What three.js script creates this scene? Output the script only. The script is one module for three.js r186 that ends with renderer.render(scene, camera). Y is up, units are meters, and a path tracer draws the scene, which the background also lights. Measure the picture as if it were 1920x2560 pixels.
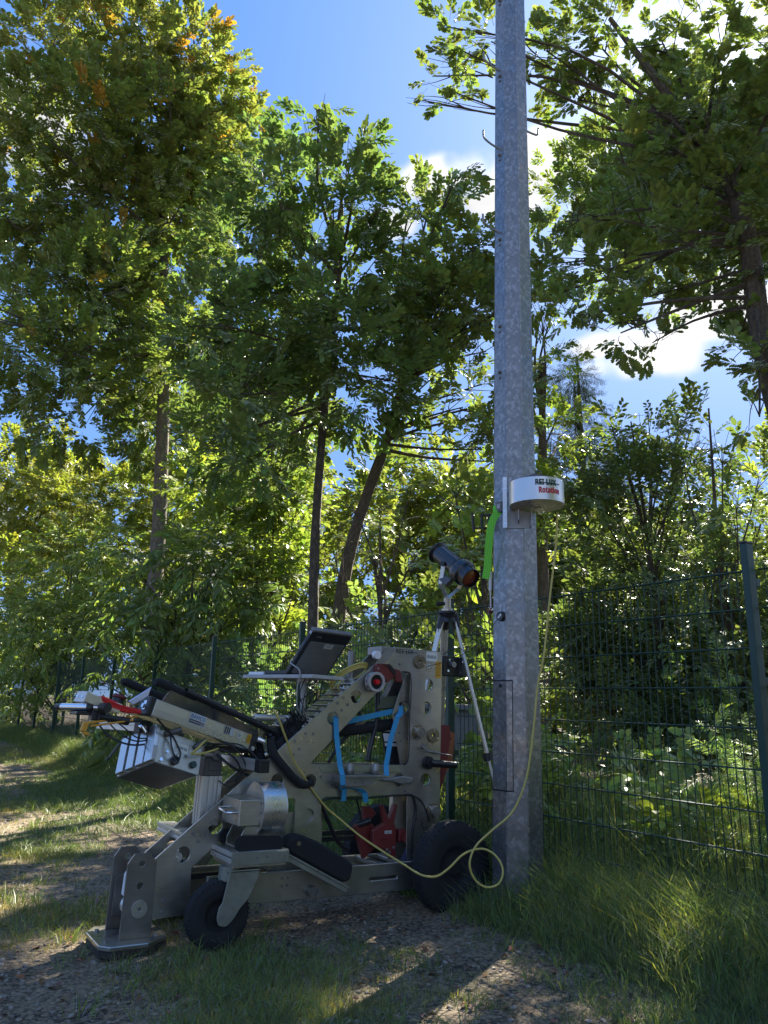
import * as THREE from 'three';
import { RoundedBoxGeometry } from 'three/addons/geometries/RoundedBoxGeometry.js';
import { mergeGeometries } from 'three/addons/utils/BufferGeometryUtils.js';

// ---------------------------------------------------------------- camera, sky, sun, exposure
const scene = new THREE.Scene();
const R = Math.PI / 180;
const camera = new THREE.PerspectiveCamera(2 * Math.atan(1280 / 1923) / R, 0.75, 0.05, 600);
camera.position.set(0, 1.25, 0);
camera.rotation.set(13.7 * R, -32.9 * R, 1.0 * R, 'YXZ');
const EXPOSURE = 4.6;
const SUN = new THREE.Vector3(0.686, 0.631, -0.361).normalize();
const sun = new THREE.DirectionalLight(new THREE.Color().setRGB(1.0, 0.93, 0.80), 4.9);
sun.name = 'sun';
sun.position.copy(SUN).multiplyScalar(80).add(new THREE.Vector3(2, 0, -5));
sun.target.position.set(2, 0, -5);
sun.castShadow = true; sun.shadow.mapSize.set(4096, 4096); sun.shadow.radius = 1;
Object.assign(sun.shadow.camera, { left: -30, right: 30, top: 30, bottom: -30, near: 1, far: 200 });
scene.add(sun, sun.target);

function mulberry(a) { return () => { a |= 0; a = a + 0x6D2B79F5 | 0; let t = Math.imul(a ^ a >>> 15, 1 | a); t = t + Math.imul(t ^ t >>> 7, 61 | t) ^ t; return ((t ^ t >>> 14) >>> 0) / 4294967296; }; }
const hash3 = (x, y, z) => { let h = Math.imul(x, 374761393) + Math.imul(y, 668265263) + Math.imul(z, 2147483647 ^ 0x5bd1e995) | 0; h = Math.imul(h ^ h >>> 13, 1274126177); return ((h ^ h >>> 16) >>> 0) / 4294967296; };
const mod = (a, n) => ((a % n) + n) % n;
const lerp = (a, b, t) => a + (b - a) * t;
const clamp = (x, a = 0, b = 1) => Math.min(b, Math.max(a, x));
const sstep = (a, b, x) => { const t = clamp((x - a) / (b - a)); return t * t * (3 - 2 * t); };
function noise3(x, y, z) {
  const xi = Math.floor(x), yi = Math.floor(y), zi = Math.floor(z), q = t => t * t * (3 - 2 * t), u = q(x - xi), v = q(y - yi), w = q(z - zi);
  const l = (k, j) => lerp(hash3(xi, yi + j, zi + k), hash3(xi + 1, yi + j, zi + k), u);
  return lerp(lerp(l(0, 0), l(0, 1), v), lerp(l(1, 0), l(1, 1), v), w);
}
function fbm3(x, y, z, o = 4) { let a = 0.5, s = 0, n = 0; for (let i = 0; i < o; i++) { s += a * noise3(x, y, z); n += a; a *= 0.5; x = x * 2.03 + 17; y = y * 2.03 + 5; z = z * 2.03 + 11; } return s / n; }
const fbm2 = (x, y, o = 4) => fbm3(x, y, 3.7, o);

// a summer sky: blue air with fair-weather clouds all round it
{
  const W = 2048, H = 1024, d = new Float32Array(W * H * 4);
  const banks = [];                                     // cumulus banks: direction, size (degrees)
  const dirOf = (az, el) => [Math.sin(az * R) * Math.cos(el * R), Math.sin(el * R), -Math.cos(az * R) * Math.cos(el * R)];
  for (const b of [[37.5, 36.8, 4.4, 2.8], [41.5, 35.5, 4.4, 3.0], [47.5, 37.2, 4.2, 2.4], [53, 34.5, 5, 3.6], [33, 34, 3, 2.2], [50, 25.2, 3.2, 1.8], [53.8, 24, 4.6, 2.8], [58, 26, 5, 3.6], [66, 31, 6, 6], [20, 8, 10, 4]]) banks.push(b);
  const rb = mulberry(77);
  for (let i = 0; i < 46; i++) { const az = 85 + rb() * 285; banks.push([az, 10 + 58 * rb() * rb(), 6 + 7 * rb(), 4 + 4 * rb()]); }
  const bd = banks.map(b => [...dirOf(b[0], b[1]), b[2], b[3], b[0], b[1]]);
  for (let j = 0; j < H; j++) {
    const el = ((j + 0.5) / H - 0.5) * Math.PI, y = Math.sin(el), c = Math.cos(el), e = Math.max(0, y);
    const base = [lerp(0.092, 0.0245, Math.pow(e, 0.45)), lerp(0.145, 0.075, Math.pow(e, 0.5)), lerp(0.245, 0.205, e)];
    for (let i = 0; i < W; i++) {
      const az = ((i + 0.5) / W - 0.5) * 2 * Math.PI, x = Math.cos(az) * c, z = Math.sin(az) * c;
      const k = (j * W + i) * 4;
      let r = base[0], g = base[1], b = base[2];
      const sd = x * SUN.x + y * SUN.y + z * SUN.z, halo = Math.pow(Math.max(0, sd), 12) * 0.10 + Math.pow(Math.max(0, sd), 90) * 0.25;
      r += halo; g += halo * 0.97; b += halo * 0.9;
      if (y > -0.02) {
        let m = -1, top = 0;
        for (const q of bd) {
          const dot = x * q[0] + y * q[1] + z * q[2];
          if (dot < 0.93) continue;
          const azd = Math.atan2(x, -z) / R, ex = mod(azd - q[5] + 180, 360) - 180, ey = el / R - q[6];
          const f = 1 - Math.hypot(ex * c / q[3], ey / (ey < 0 ? q[4] * 0.62 : q[4]));
          if (f > -0.6) { m = Math.max(m, f); top = Math.max(top, f > 0 ? ey / q[4] : -1); }
        }
        const n = fbm3(x * 9 + 3, y * 13, z * 9, 6), n2 = fbm3(x * 26, y * 30 + 9, z * 26, 4);
        const cov = sstep(0.10, 0.44, m * 0.75 + (n - 0.5) * 1.5 + (n2 - 0.5) * 0.35);
        if (cov > 0 && m > -0.6) {
          const lit = 0.205 + 0.10 * (fbm3(x * 14 + 40, y * 22, z * 14, 4) - 0.5) * 2 + 0.05 * clamp(top, -1, 1) + halo * 0.5;
          r = lerp(r, lit, cov); g = lerp(g, lit * 0.995, cov); b = lerp(b, lit * 1.0, cov);
        }
      }
      d[k] = r; d[k + 1] = g; d[k + 2] = b; d[k + 3] = 1;
    }
  }
  const t = new THREE.DataTexture(d, W, H, THREE.RGBAFormat, THREE.FloatType);
  t.mapping = THREE.EquirectangularReflectionMapping; t.magFilter = t.minFilter = THREE.LinearFilter; t.needsUpdate = true;
  scene.background = t; scene.environment = t;
}

// ---------------------------------------------------------------- helpers
const V = (x, y, z) => new THREE.Vector3(x, y, z);
const V3 = a => new THREE.Vector3(a[0], a[1], a[2]);
const names = {};
const numbered = n => { const k = names[n] = (names[n] ?? -1) + 1; return k ? `${n}_${String(k).padStart(3, '0')}` : n; };
function tag(o, label, category, group, kind) { if (label) o.userData.label = label; if (category) o.userData.category = category; if (group) o.userData.group = group; if (kind) o.userData.kind = kind; return o; }
// a thing: a Group at its base; geometry is given in the frame's own metres and moved by -off
function thing(name, label, category, base = [0, 0, 0], group, frame) {
  const o = new THREE.Group(); o.name = numbered(name); o.off = V3(base);
  if (frame) { o.quaternion.copy(frame.quaternion); o.position.copy(V3(base).applyMatrix4(frame.matrix)); } else o.position.copy(o.off);
  scene.add(o); return tag(o, label, category, group);
}
function plain(g) {
  let h = g.index ? g.toNonIndexed() : g;
  for (const k of Object.keys(h.attributes)) if (!['position', 'normal', 'uv'].includes(k)) h.deleteAttribute(k);
  if (!h.attributes.normal) h.computeVertexNormals();
  if (!h.attributes.uv) h.setAttribute('uv', new THREE.BufferAttribute(new Float32Array(h.attributes.position.count * 2), 2));
  h.morphAttributes = {}; h.clearGroups?.();
  return h;
}
function boxUV(g) {                                     // uv in metres, by the side each face looks to
  const p = g.attributes.position, u = g.attributes.uv, a = V(0, 0, 0), b = V(0, 0, 0), c = V(0, 0, 0), n = V(0, 0, 0);
  for (let i = 0; i < p.count; i += 3) {
    a.fromBufferAttribute(p, i); b.fromBufferAttribute(p, i + 1); c.fromBufferAttribute(p, i + 2);
    n.crossVectors(b.clone().sub(a), c.clone().sub(a));
    const x = Math.abs(n.x), y = Math.abs(n.y), z = Math.abs(n.z);
    [a, b, c].forEach((q, k) => z >= x && z >= y ? u.setXY(i + k, q.x, q.y) : x >= y ? u.setXY(i + k, q.z, q.y) : u.setXY(i + k, q.x, q.z));
  }
  return g;
}
const merge = gs => gs.length === 1 ? plain(gs[0]) : mergeGeometries(gs.map(plain));
function add(name, geos, material, parent, o = {}) {
  let g = merge(Array.isArray(geos) ? geos.flat(9) : [geos]);
  if (!o.keepUV) boxUV(g);
  if (parent?.off) g.translate(-parent.off.x, -parent.off.y, -parent.off.z);
  const m = new THREE.Mesh(g, material); m.castShadow = m.receiveShadow = true;
  m.name = parent ? name : numbered(name); m.off = parent?.off;
  if (o.label) m.userData.label = o.label;
  if (o.kind) m.userData.kind = o.kind;
  (parent ?? scene).add(m);
  return m;
}
function bx(x0, x1, y0, y1, z0, z1, r = 0.002) {
  const w = Math.abs(x1 - x0), h = Math.abs(y1 - y0), d = Math.abs(z1 - z0), rr = Math.min(r, w / 2.1, h / 2.1, d / 2.1);
  const g = rr > 0 ? new RoundedBoxGeometry(w, h, d, 1, rr) : new THREE.BoxGeometry(w, h, d);
  return g.translate((x0 + x1) / 2, (y0 + y1) / 2, (z0 + z1) / 2);
}
const UPV = V(0, 1, 0);
function cyl(a, b, r0, r1 = r0, seg = 16, open = false) {
  a = Array.isArray(a) ? V3(a) : a; b = Array.isArray(b) ? V3(b) : b;
  const d = b.clone().sub(a), L = d.length(), g = new THREE.CylinderGeometry(r1, r0, L, seg, 1, open);
  g.translate(0, L / 2, 0).applyQuaternion(new THREE.Quaternion().setFromUnitVectors(UPV, d.divideScalar(L)));
  return g.translate(a.x, a.y, a.z);
}
function tube(pts, r, seg = 40, rad = 8, closed = false) {
  return new THREE.TubeGeometry(new THREE.CatmullRomCurve3(pts.map(p => Array.isArray(p) ? V3(p) : p), closed, 'centripetal'), seg, r, rad, closed);
}
function shapeOf(pts, holes = []) {
  const s = new THREE.Shape(pts.map(p => new THREE.Vector2(p[0], p[1])));
  for (const h of holes) s.holes.push(typeof h[0] === 'number' ? new THREE.Path().absarc(h[0], h[1], h[2], 0, Math.PI * 2, true) : new THREE.Path(h.map(p => new THREE.Vector2(p[0], p[1]))));
  return s;
}
function ext(pts, z0, z1, holes = [], bevel = 0.0012) {
  const t = z1 - z0, b = Math.min(bevel, t / 3);
  return new THREE.ExtrudeGeometry(shapeOf(pts, holes), { depth: t - 2 * b, bevelEnabled: b > 0, bevelThickness: b, bevelSize: b, bevelOffset: -b, bevelSegments: 1, curveSegments: 24, steps: 1 }).translate(0, 0, z0 + b);
}
function roundPoly(pts, r) {                            // corners rounded by r
  const out = [], n = pts.length;
  for (let i = 0; i < n; i++) {
    const p = new THREE.Vector2(...pts[i]), a = new THREE.Vector2(...pts[(i + n - 1) % n]).sub(p), b = new THREE.Vector2(...pts[(i + 1) % n]).sub(p);
    const rr = Math.min(r, a.length() * 0.4, b.length() * 0.4); a.setLength(rr); b.setLength(rr);
    for (let k = 0; k <= 4; k++) { const t = k / 4, u = (1 - t) * (1 - t), w = t * t; out.push([p.x + a.x * u + b.x * w, p.y + a.y * u + b.y * w]); }
  }
  return out;
}
function lathe(profile, seg = 48) { return new THREE.LatheGeometry(profile.map(p => new THREE.Vector2(p[0], p[1])), seg); }
function basis(g, o, ex, ey, ez) { return g.applyMatrix4(new THREE.Matrix4().makeBasis(V3(ex), V3(ey), V3(ez)).setPosition(V3(o))); }
// flat run of webbing between points, width along a given direction
function ribbon(pts, wdir, width, thick) {
  const gs = [];
  for (let i = 0; i + 1 < pts.length; i++) {
    const a = V3(pts[i]), b = V3(pts[i + 1]), d = b.clone().sub(a), L = d.length(); d.normalize();
    const w = V3(wdir); w.addScaledVector(d, -w.dot(d)).normalize(); const n = V(0, 0, 0).crossVectors(w, d);
    gs.push(new THREE.BoxGeometry(width, L + thick, thick).applyMatrix4(new THREE.Matrix4().makeBasis(w, d, n).setPosition(a.add(b).multiplyScalar(0.5))));
  }
  return gs;
}
// flat print on a thin plate
function print(name, w, h, px, draw, parent, place, opt = {}) {
  const cv = document.createElement('canvas'); cv.width = px; cv.height = Math.max(8, Math.round(px * h / w));
  const c = cv.getContext('2d'); draw(c, cv.width, cv.height);
  const t = new THREE.CanvasTexture(cv); t.colorSpace = THREE.SRGBColorSpace; t.anisotropy = 8;
  const m = new THREE.MeshStandardMaterial({ map: t, roughness: opt.roughness ?? 0.5, metalness: 0, ...(opt.cut ? { alphaTest: 0.5 } : {}) });
  const g = opt.geometry ?? new THREE.PlaneGeometry(w, h);
  if (place) g.applyMatrix4(place);
  return add(name, g, m, parent, { keepUV: true });
}
const at = (x, y, z, ex = [1, 0, 0], ey = [0, 1, 0]) => { const a = V3(ex).normalize(), b = V3(ey).normalize(); return new THREE.Matrix4().makeBasis(a, b, V(0, 0, 0).crossVectors(a, b)).setPosition(x, y, z); };

// tiling noise textures
const perN = (x, y, p, s) => { const xi = Math.floor(x), yi = Math.floor(y), q = t => t * t * (3 - 2 * t), u = q(x - xi), v = q(y - yi), h = (i, j) => hash3(mod(i, p), mod(j, p), s); return lerp(lerp(h(xi, yi), h(xi + 1, yi), u), lerp(h(xi, yi + 1), h(xi + 1, yi + 1), u), v); };
const perF = (x, y, p, s, o = 4) => { let a = 0.5, r = 0, n = 0; for (let i = 0; i < o; i++) { r += a * perN(x * p, y * p, p, s + i); n += a; a *= 0.5; p *= 2; } return r / n; };
function tex(size, fn, metres = 1, srgb = false) {
  const d = new Uint8Array(size * size * 4);
  for (let j = 0; j < size; j++) for (let i = 0; i < size; i++) { const c = fn((i + 0.5) / size, (j + 0.5) / size), k = (j * size + i) * 4; for (let q = 0; q < 3; q++) d[k + q] = 255 * clamp(Array.isArray(c) ? c[q] : c); d[k + 3] = 255; }
  const t = new THREE.DataTexture(d, size, size); t.wrapS = t.wrapT = THREE.RepeatWrapping; t.magFilter = THREE.LinearFilter; t.minFilter = THREE.LinearMipmapLinearFilter; t.generateMipmaps = true;
  if (srgb) t.colorSpace = THREE.SRGBColorSpace; t.repeat.set(1 / metres, 1 / metres); t.needsUpdate = true; return t;
}
const again = (t, metres) => { const c = t.clone(); c.repeat.set(1 / metres, 1 / metres); c.needsUpdate = true; return c; };
const rgb = (r, g, b) => new THREE.Color().setRGB(r, g, b);

// ---------------------------------------------------------------- materials
const smudge = tex(512, (x, y) => { const a = perF(x, y, 4, 11, 6), b = perF(x, y, 16, 31, 3), s = perN(x * 3, y * 96, 96, 5); return 0.70 + 0.32 * (a - 0.5) * 2 * 0.55 + 0.14 * (b - 0.5) + 0.06 * (s - 0.5); }, 0.7);
const rough = tex(256, (x, y) => 0.62 + 0.5 * (perF(x, y, 6, 3, 5) - 0.5), 0.5);
const grain = tex(256, (x, y) => perF(x, y, 32, 9, 3), 0.25);
const std = o => new THREE.MeshStandardMaterial(o);
const M = {
  alu: std({ color: rgb(0.66, 0.63, 0.55), metalness: 0.9, roughness: 0.56, map: smudge, roughnessMap: rough }),
  footDimmed: std({ color: rgb(0.33, 0.30, 0.265), metalness: 0.75, roughness: 0.62, map: smudge, roughnessMap: rough }),  // cheek metal toned darker: its dark reflection is put into the colour
  aluBright: std({ color: rgb(0.80, 0.80, 0.79), metalness: 0.85, roughness: 0.42, map: again(smudge, 0.4), roughnessMap: rough }),
  laptopGrey: std({ color: rgb(0.30, 0.29, 0.28), roughness: 0.5, metalness: 0.4, map: smudge }),
  drum: std({ color: rgb(0.62, 0.62, 0.61), metalness: 0.95, roughness: 0.52, roughnessMap: rough }),
  extruded: std({ color: rgb(0.62, 0.61, 0.57), metalness: 0.7, roughness: 0.55, roughnessMap: rough }),
  chrome: std({ color: rgb(0.8, 0.8, 0.8), metalness: 1, roughness: 0.12 }),
  steel: std({ color: rgb(0.42, 0.41, 0.39), metalness: 0.8, roughness: 0.5, map: smudge }),
  brass: std({ color: rgb(0.32, 0.26, 0.15), metalness: 0.7, roughness: 0.5, map: smudge }),
  black: std({ color: rgb(0.016, 0.016, 0.018), roughness: 0.6, roughnessMap: rough }),
  blackMatt: std({ color: rgb(0.014, 0.014, 0.015), roughness: 0.9, bumpMap: grain, bumpScale: 0.0008 }),
  blackGloss: new THREE.MeshPhysicalMaterial({ color: rgb(0.012, 0.012, 0.014), roughness: 0.28, clearcoat: 0.4, clearcoatRoughness: 0.2 }),
  rubber: std({ color: rgb(0.022, 0.022, 0.023), roughness: 0.85, map: again(smudge, 0.5), bumpMap: grain, bumpScale: 0.001 }),
  red: std({ color: rgb(0.21, 0.03, 0.026), roughness: 0.5, map: again(smudge, 0.3) }),
  redPlastic: std({ color: rgb(0.62, 0.012, 0.018), roughness: 0.35 }),
  maroon: std({ color: rgb(0.14, 0.018, 0.02), roughness: 0.55 }),
  orange: std({ color: rgb(0.34, 0.12, 0.05), roughness: 0.6, map: again(smudge, 0.3) }),
  yellowCable: std({ color: rgb(0.50, 0.40, 0.10), roughness: 0.5 }),
  yellowTool: std({ color: rgb(0.62, 0.30, 0.03), roughness: 0.5 }),
  blueStrap: std({ color: rgb(0.04, 0.28, 0.50), roughness: 0.85, bumpMap: grain, bumpScale: 0.0006 }),
  greenStrap: std({ color: rgb(0.15, 0.62, 0.06), roughness: 0.8 }),
  white: std({ color: rgb(0.72, 0.72, 0.71), roughness: 0.55 }),
  offWhite: std({ color: rgb(0.60, 0.58, 0.54), roughness: 0.6, map: again(smudge, 0.35) }),
  clearDark: new THREE.MeshPhysicalMaterial({ color: rgb(0.02, 0.026, 0.04), roughness: 0.06, clearcoat: 1, clearcoatRoughness: 0.08 }),
  clearFilm: new THREE.MeshPhysicalMaterial({ color: rgb(0.55, 0.58, 0.72), roughness: 0.18, clearcoat: 1 }),
  greyPlate: std({ color: rgb(0.16, 0.155, 0.15), roughness: 0.55, metalness: 0.3, map: smudge }),
  lensRed: new THREE.MeshPhysicalMaterial({ color: rgb(0.25, 0.035, 0.02), roughness: 0.1, clearcoat: 1 }),
  forkGreen: std({ color: rgb(0.40, 0.41, 0.34), metalness: 0.55, roughness: 0.62, map: again(smudge, 0.3), roughnessMap: rough }),
  fence: std({ color: rgb(0.012, 0.06, 0.042), roughness: 0.42, map: again(smudge, 0.6) }),
  soilPot: std({ color: rgb(0.3, 0.14, 0.08), roughness: 0.9 }),
};

// ---------------------------------------------------------------- ground: a grassy gravel track along a fence, a low verge on its right
const FENCE_X = 3.78;
const gh = (x, z) => 0.13 * sstep(2.75, 3.55, x) + 0.05 * sstep(3.9, 6, x) + 0.02 * (fbm2(x * 1.1 + 9, z * 1.1, 3) - 0.5) * (1 - sstep(30, 60, Math.abs(z)));
// how much of the ground is grown over with grass, 0 to 1
function grassy(x, z) {
  if (x > 3.05) return clamp(0.75 + 0.5 * (x - 3.05));
  const n = fbm2(x * 1.3 + 31, z * 1.0 + 7, 4), f = fbm2(x * 5 + 3, z * 5, 3);
  const blob = (a, b, sx, sz, k) => k * Math.exp(-(((x - a) / sx) ** 2) - (((z - b) / sz) ** 2));
  let g = 0.42 + (n - 0.5) * 1.7 + (f - 0.5) * 0.5;
  g += blob(1.55, -3.75, 0.55, 0.45, 0.55) + blob(1.75, -3.1, 0.5, 0.35, 0.45) + blob(2.95, -2.9, 0.35, 1.2, 0.15) + blob(1.2, -7.6, 0.7, 0.8, 0.25) + blob(2.6, -11.5, 0.8, 2.5, 0.5) + blob(1.6, -10, 0.7, 0.8, 0.3);
  g -= blob(2.5, -4.4, 0.7, 0.5, 0.7) + blob(2.45, -3.3, 0.6, 0.6, 0.35) + blob(0.7, -3.8, 0.7, 0.6, 0.5) + blob(1.9, -6.6, 0.6, 1.0, 0.35) + blob(2.2, -15, 0.5, 4, 0.5) + blob(2.1, -9.3, 0.5, 0.6, 0.4) + blob(0.9, -5.2, 0.5, 0.5, 0.25);
  return clamp(g);
}
{
  const axis = (fine0, fine1, step, lo, hi) => { const a = []; for (let v = fine0; v <= fine1 + 1e-6; v += step) a.push(v); let s = step, v = fine0; while (v > lo) { s *= 1.22; v -= s; a.unshift(v); } s = step; v = a[a.length - 1]; while (v < hi) { s *= 1.22; v += s; a.push(v); } return a; };
  const xs = axis(-0.5, 7, 0.06, -300, 300), zs = axis(-13, -0.8, 0.06, -400, 200), nx = xs.length, nz = zs.length;
  const pos = new Float32Array(nx * nz * 3), uv = new Float32Array(nx * nz * 2), col = new Float32Array(nx * nz * 3), idx = [];
  for (let j = 0; j < nz; j++) for (let i = 0; i < nx; i++) {
    const x = xs[i], z = zs[j], k = j * nx + i;
    pos.set([x, gh(x, z), z], k * 3); uv.set([x, z], k * 2);
    const g = grassy(x, z), t = fbm2(x * 3, z * 3 + 50, 3), dry = sstep(0.45, 0.7, fbm2(x * 0.9 + 5, z * 0.9, 3));
    const gravel = [0.175 + 0.07 * (t - 0.5), 0.132 + 0.055 * (t - 0.5), 0.082 + 0.04 * (t - 0.5)];
    const turf = [lerp(0.085, 0.17, dry), lerp(0.10, 0.135, dry), lerp(0.035, 0.062, dry)];
    const soil = [0.075, 0.055, 0.035], w = sstep(3.3, 4.2, x);
    for (let q = 0; q < 3; q++) col[k * 3 + q] = lerp(lerp(gravel[q], turf[q], sstep(0.25, 0.8, g)), soil[q], w);
    if (i && j) { const a = k - nx - 1, b = k - nx, c = k - 1; idx.push(a, c, b, b, c, k); }
  }
  const g = new THREE.BufferGeometry(); g.setAttribute('position', new THREE.BufferAttribute(pos, 3)); g.setAttribute('uv', new THREE.BufferAttribute(uv, 2)); g.setAttribute('color', new THREE.BufferAttribute(col, 3)); g.setIndex(idx); g.computeVertexNormals();
  const cell = (x, y, p, s) => { const px = x * p, py = y * p, xi = Math.floor(px), yi = Math.floor(py); let d1 = 9, id = 0; for (let b = -1; b <= 1; b++) for (let a = -1; a <= 1; a++) { const i = xi + a, j = yi + b, hx = hash3(mod(i, p), mod(j, p), s), hy = hash3(mod(i, p), mod(j, p), s + 1), d = Math.hypot(i + hx - px, j + hy - py); if (d < d1) { d1 = d; id = hash3(mod(i, p), mod(j, p), s + 2); } } return [d1, id]; };
  const map = tex(1024, (x, y) => { const [d, id] = cell(x, y, 150, 21), [e, ie] = cell(x, y, 60, 71), f = perF(x, y, 8, 51, 5); const v = 0.52 + 0.55 * (id - 0.5) + (e < 0.3 && ie > 0.72 ? 0.30 * (ie - 0.4) : 0) + 0.5 * (f - 0.5) - 0.25 * sstep(0.45, 0.8, d); return [v, v * 0.985, v * 0.96]; }, 2.6);
  const bump = tex(1024, (x, y) => { const [d] = cell(x, y, 150, 21), [e, ie] = cell(x, y, 60, 71); return 0.35 * (1 - d) + (ie > 0.72 ? 0.5 * (1 - sstep(0, 0.5, e)) : 0) + 0.3 * perF(x, y, 8, 51, 5); }, 2.6);
  const m = std({ vertexColors: true, map, bumpMap: bump, bumpScale: 0.014, roughness: 0.95, color: rgb(1.75, 1.75, 1.75) });
  const o = new THREE.Mesh(g, m); o.name = 'ground'; o.receiveShadow = o.castShadow = true; tag(o, 'grassy gravel track with a verge along the fence', 'ground', null, 'structure'); scene.add(o);
}

// ---------------------------------------------------------------- plants
// places on the ground that the sun reaches through the crowns: x, z, radius
const SUNNY = [[2.8, -4.14, 0.10], [2.74, -3.80, 0.12], [2.62, -3.2, 0.2], [2.85, -2.6, 0.14], [1.85, -3.72, 0.2], [3.35, -3.0, 0.14], [3.4, -2.45, 0.25], [2.2, -3.0, 0.12], [1.45, -4.6, 0.12],
  [1.6, -8.4, 0.7], [2.2, -7.7, 0.8], [1.0, -7.0, 0.5], [1.05, -6.1, 0.35], [1.2, -5.3, 0.2], [0.5, -5.6, 0.3], [3.35, -5.9, 0.55], [2.9, -6.6, 0.5], [4.5, -3.5, 0.3], [5.0, -4.4, 0.35], [4.3, -2.6, 0.25], [5.3, -3.8, 0.3], [4.6, -5.3, 0.35], [4.1, -4.4, 0.2], [5.9, -5.2, 0.35], [1.25, -3.2, 0.1], [3.6, -2.9, 0.14], [3.3, -2.0, 0.2], [2.0, -2.5, 0.12], [2.9, -3.3, 0.1], [1.6, -4.25, 0.1], [0.9, -4.4, 0.15]];
const sunlit = (p, m) => { const t = p.y / SUN.y, x = p.x - SUN.x * t, z = p.z - SUN.z * t; for (const s of SUNNY) if (Math.hypot(x - s[0], z - s[1]) < s[2] + m) return true; return false; };
function leafShape(half, L, fold = 0.18) {              // a leaf along +z, its face to +y; half: [place along, half width]
  const pos = [], v = (x, z) => [x * L, Math.abs(x) * fold * L - 0.10 * z * z * L, z * L];
  for (let i = 0; i + 1 < half.length; i++) {
    const [a, wa] = half[i], [b, wb] = half[i + 1];
    for (const s of [1, -1]) {
      const m0 = v(0, a), m1 = v(0, b), e0 = v(s * wa, a), e1 = v(s * wb, b);
      const t = wa > 0 ? [[m0, e0, e1], [m0, e1, m1]] : [[m0, e1, m1]];
      for (const q of t) for (const p of (s > 0 ? q : [q[0], q[2], q[1]])) pos.push(...p);
    }
  }
  return pos;
}
const OAK = [[0, 0], [0.10, 0.05], [0.20, 0.17], [0.27, 0.10], [0.40, 0.27], [0.48, 0.14], [0.62, 0.33], [0.70, 0.18], [0.83, 0.26], [0.90, 0.14], [1, 0.0]];
const OAK_FAR = [[0, 0], [0.22, 0.17], [0.30, 0.11], [0.60, 0.31], [0.72, 0.20], [0.85, 0.22], [1, 0]];
const OVAL = [[0, 0], [0.2, 0.2], [0.5, 0.29], [0.78, 0.19], [1, 0]];
const LANCE = [[0, 0], [0.15, 0.10], [0.45, 0.16], [0.75, 0.11], [1, 0]];
const NEEDLE = [[0, 0], [0.3, 0.05], [1, 0]];
function spray(seed, { half, leaf, n, twig, droop = 0.2, flat = 0.35, start = 0.15, tip = 0 }) {
  const r = mulberry(seed), pos = [], nor = [], col = [], m = new THREE.Matrix4(), q = V(0, 0, 0);
  const put = (tri, mat, c) => { const p = tri.map ? tri : []; for (let i = 0; i < p.length; i += 9) { const w = []; for (let k = 0; k < 3; k++) { q.set(p[i + k * 3], p[i + k * 3 + 1], p[i + k * 3 + 2]).applyMatrix4(mat); w.push(q.clone()); } const nn = w[1].clone().sub(w[0]).cross(w[2].clone().sub(w[0])).normalize(); for (const a of w) { pos.push(a.x, a.y, a.z); nor.push(nn.x, nn.y, nn.z); col.push(...c); } } };
  for (let i = 0; i < n; i++) {
    const s = start + (1 - start) * Math.pow((i + r()) / n, 1 - 0.4 * tip), ang = i * 2.4 + r() * 0.9, out = Math.cos(ang), up = Math.sin(ang);
    const d = V(out, up * flat - droop * (0.4 + r()), 0.35 + 0.9 * s * tip + 0.5 * r()).normalize();
    const y = V((r() - 0.5) * 0.9, 1, (r() - 0.5) * 0.9); y.addScaledVector(d, -y.dot(d)).normalize(); const x = V(0, 0, 0).crossVectors(y, d);
    const L = leaf * (0.7 + 0.55 * r()), side = 0.04 * twig;
    m.makeBasis(x.multiplyScalar(L), y.multiplyScalar(L), d.clone().multiplyScalar(L)).setPosition(out * side, up * side * flat - droop * 0.35 * s * s * twig, s * twig);
    const t = 0.75 + 0.5 * r(), w = 0.92 + 0.2 * r();
    put(leafShape(half, 1), m, [t * w, t, t * (2 - w) * 0.9]);
  }
  const tw = new THREE.CylinderGeometry(0.0012, 0.003, twig, 4, 1, true).rotateX(Math.PI / 2).translate(0, 0, twig / 2).toNonIndexed(), tp = tw.attributes.position;
  for (let i = 0; i < tp.count; i++) { const zz = tp.getZ(i) / twig; pos.push(tp.getX(i), tp.getY(i) - droop * 0.35 * zz * zz * twig, tp.getZ(i)); nor.push(tw.attributes.normal.getX(i), tw.attributes.normal.getY(i), tw.attributes.normal.getZ(i)); col.push(0.8, 0.55, 0.5); }
  const g = new THREE.BufferGeometry(); g.setAttribute('position', new THREE.Float32BufferAttribute(pos, 3)); g.setAttribute('normal', new THREE.Float32BufferAttribute(nor, 3)); g.setAttribute('color', new THREE.Float32BufferAttribute(col, 3));
  return g;
}
const leafMat = (r, g, b, t = 0.42) => new THREE.MeshPhysicalMaterial({ color: rgb(r, g, b), vertexColors: true, roughness: 1, transmission: t, thickness: 0, ior: 1.4, side: THREE.DoubleSide, clearcoat: 0.6, clearcoatRoughness: 0.32 });
const LEAF = leafMat(0.185, 0.262, 0.048, 0.5), LEAF_GLOSS = leafMat(0.145, 0.215, 0.042, 0.45), LEAF_NEEDLE = leafMat(0.045, 0.07, 0.025, 0.15), BLADE = leafMat(0.165, 0.22, 0.04, 0.42);
LEAF_NEEDLE.clearcoat = 0; BLADE.clearcoat = 0.3;
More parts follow.
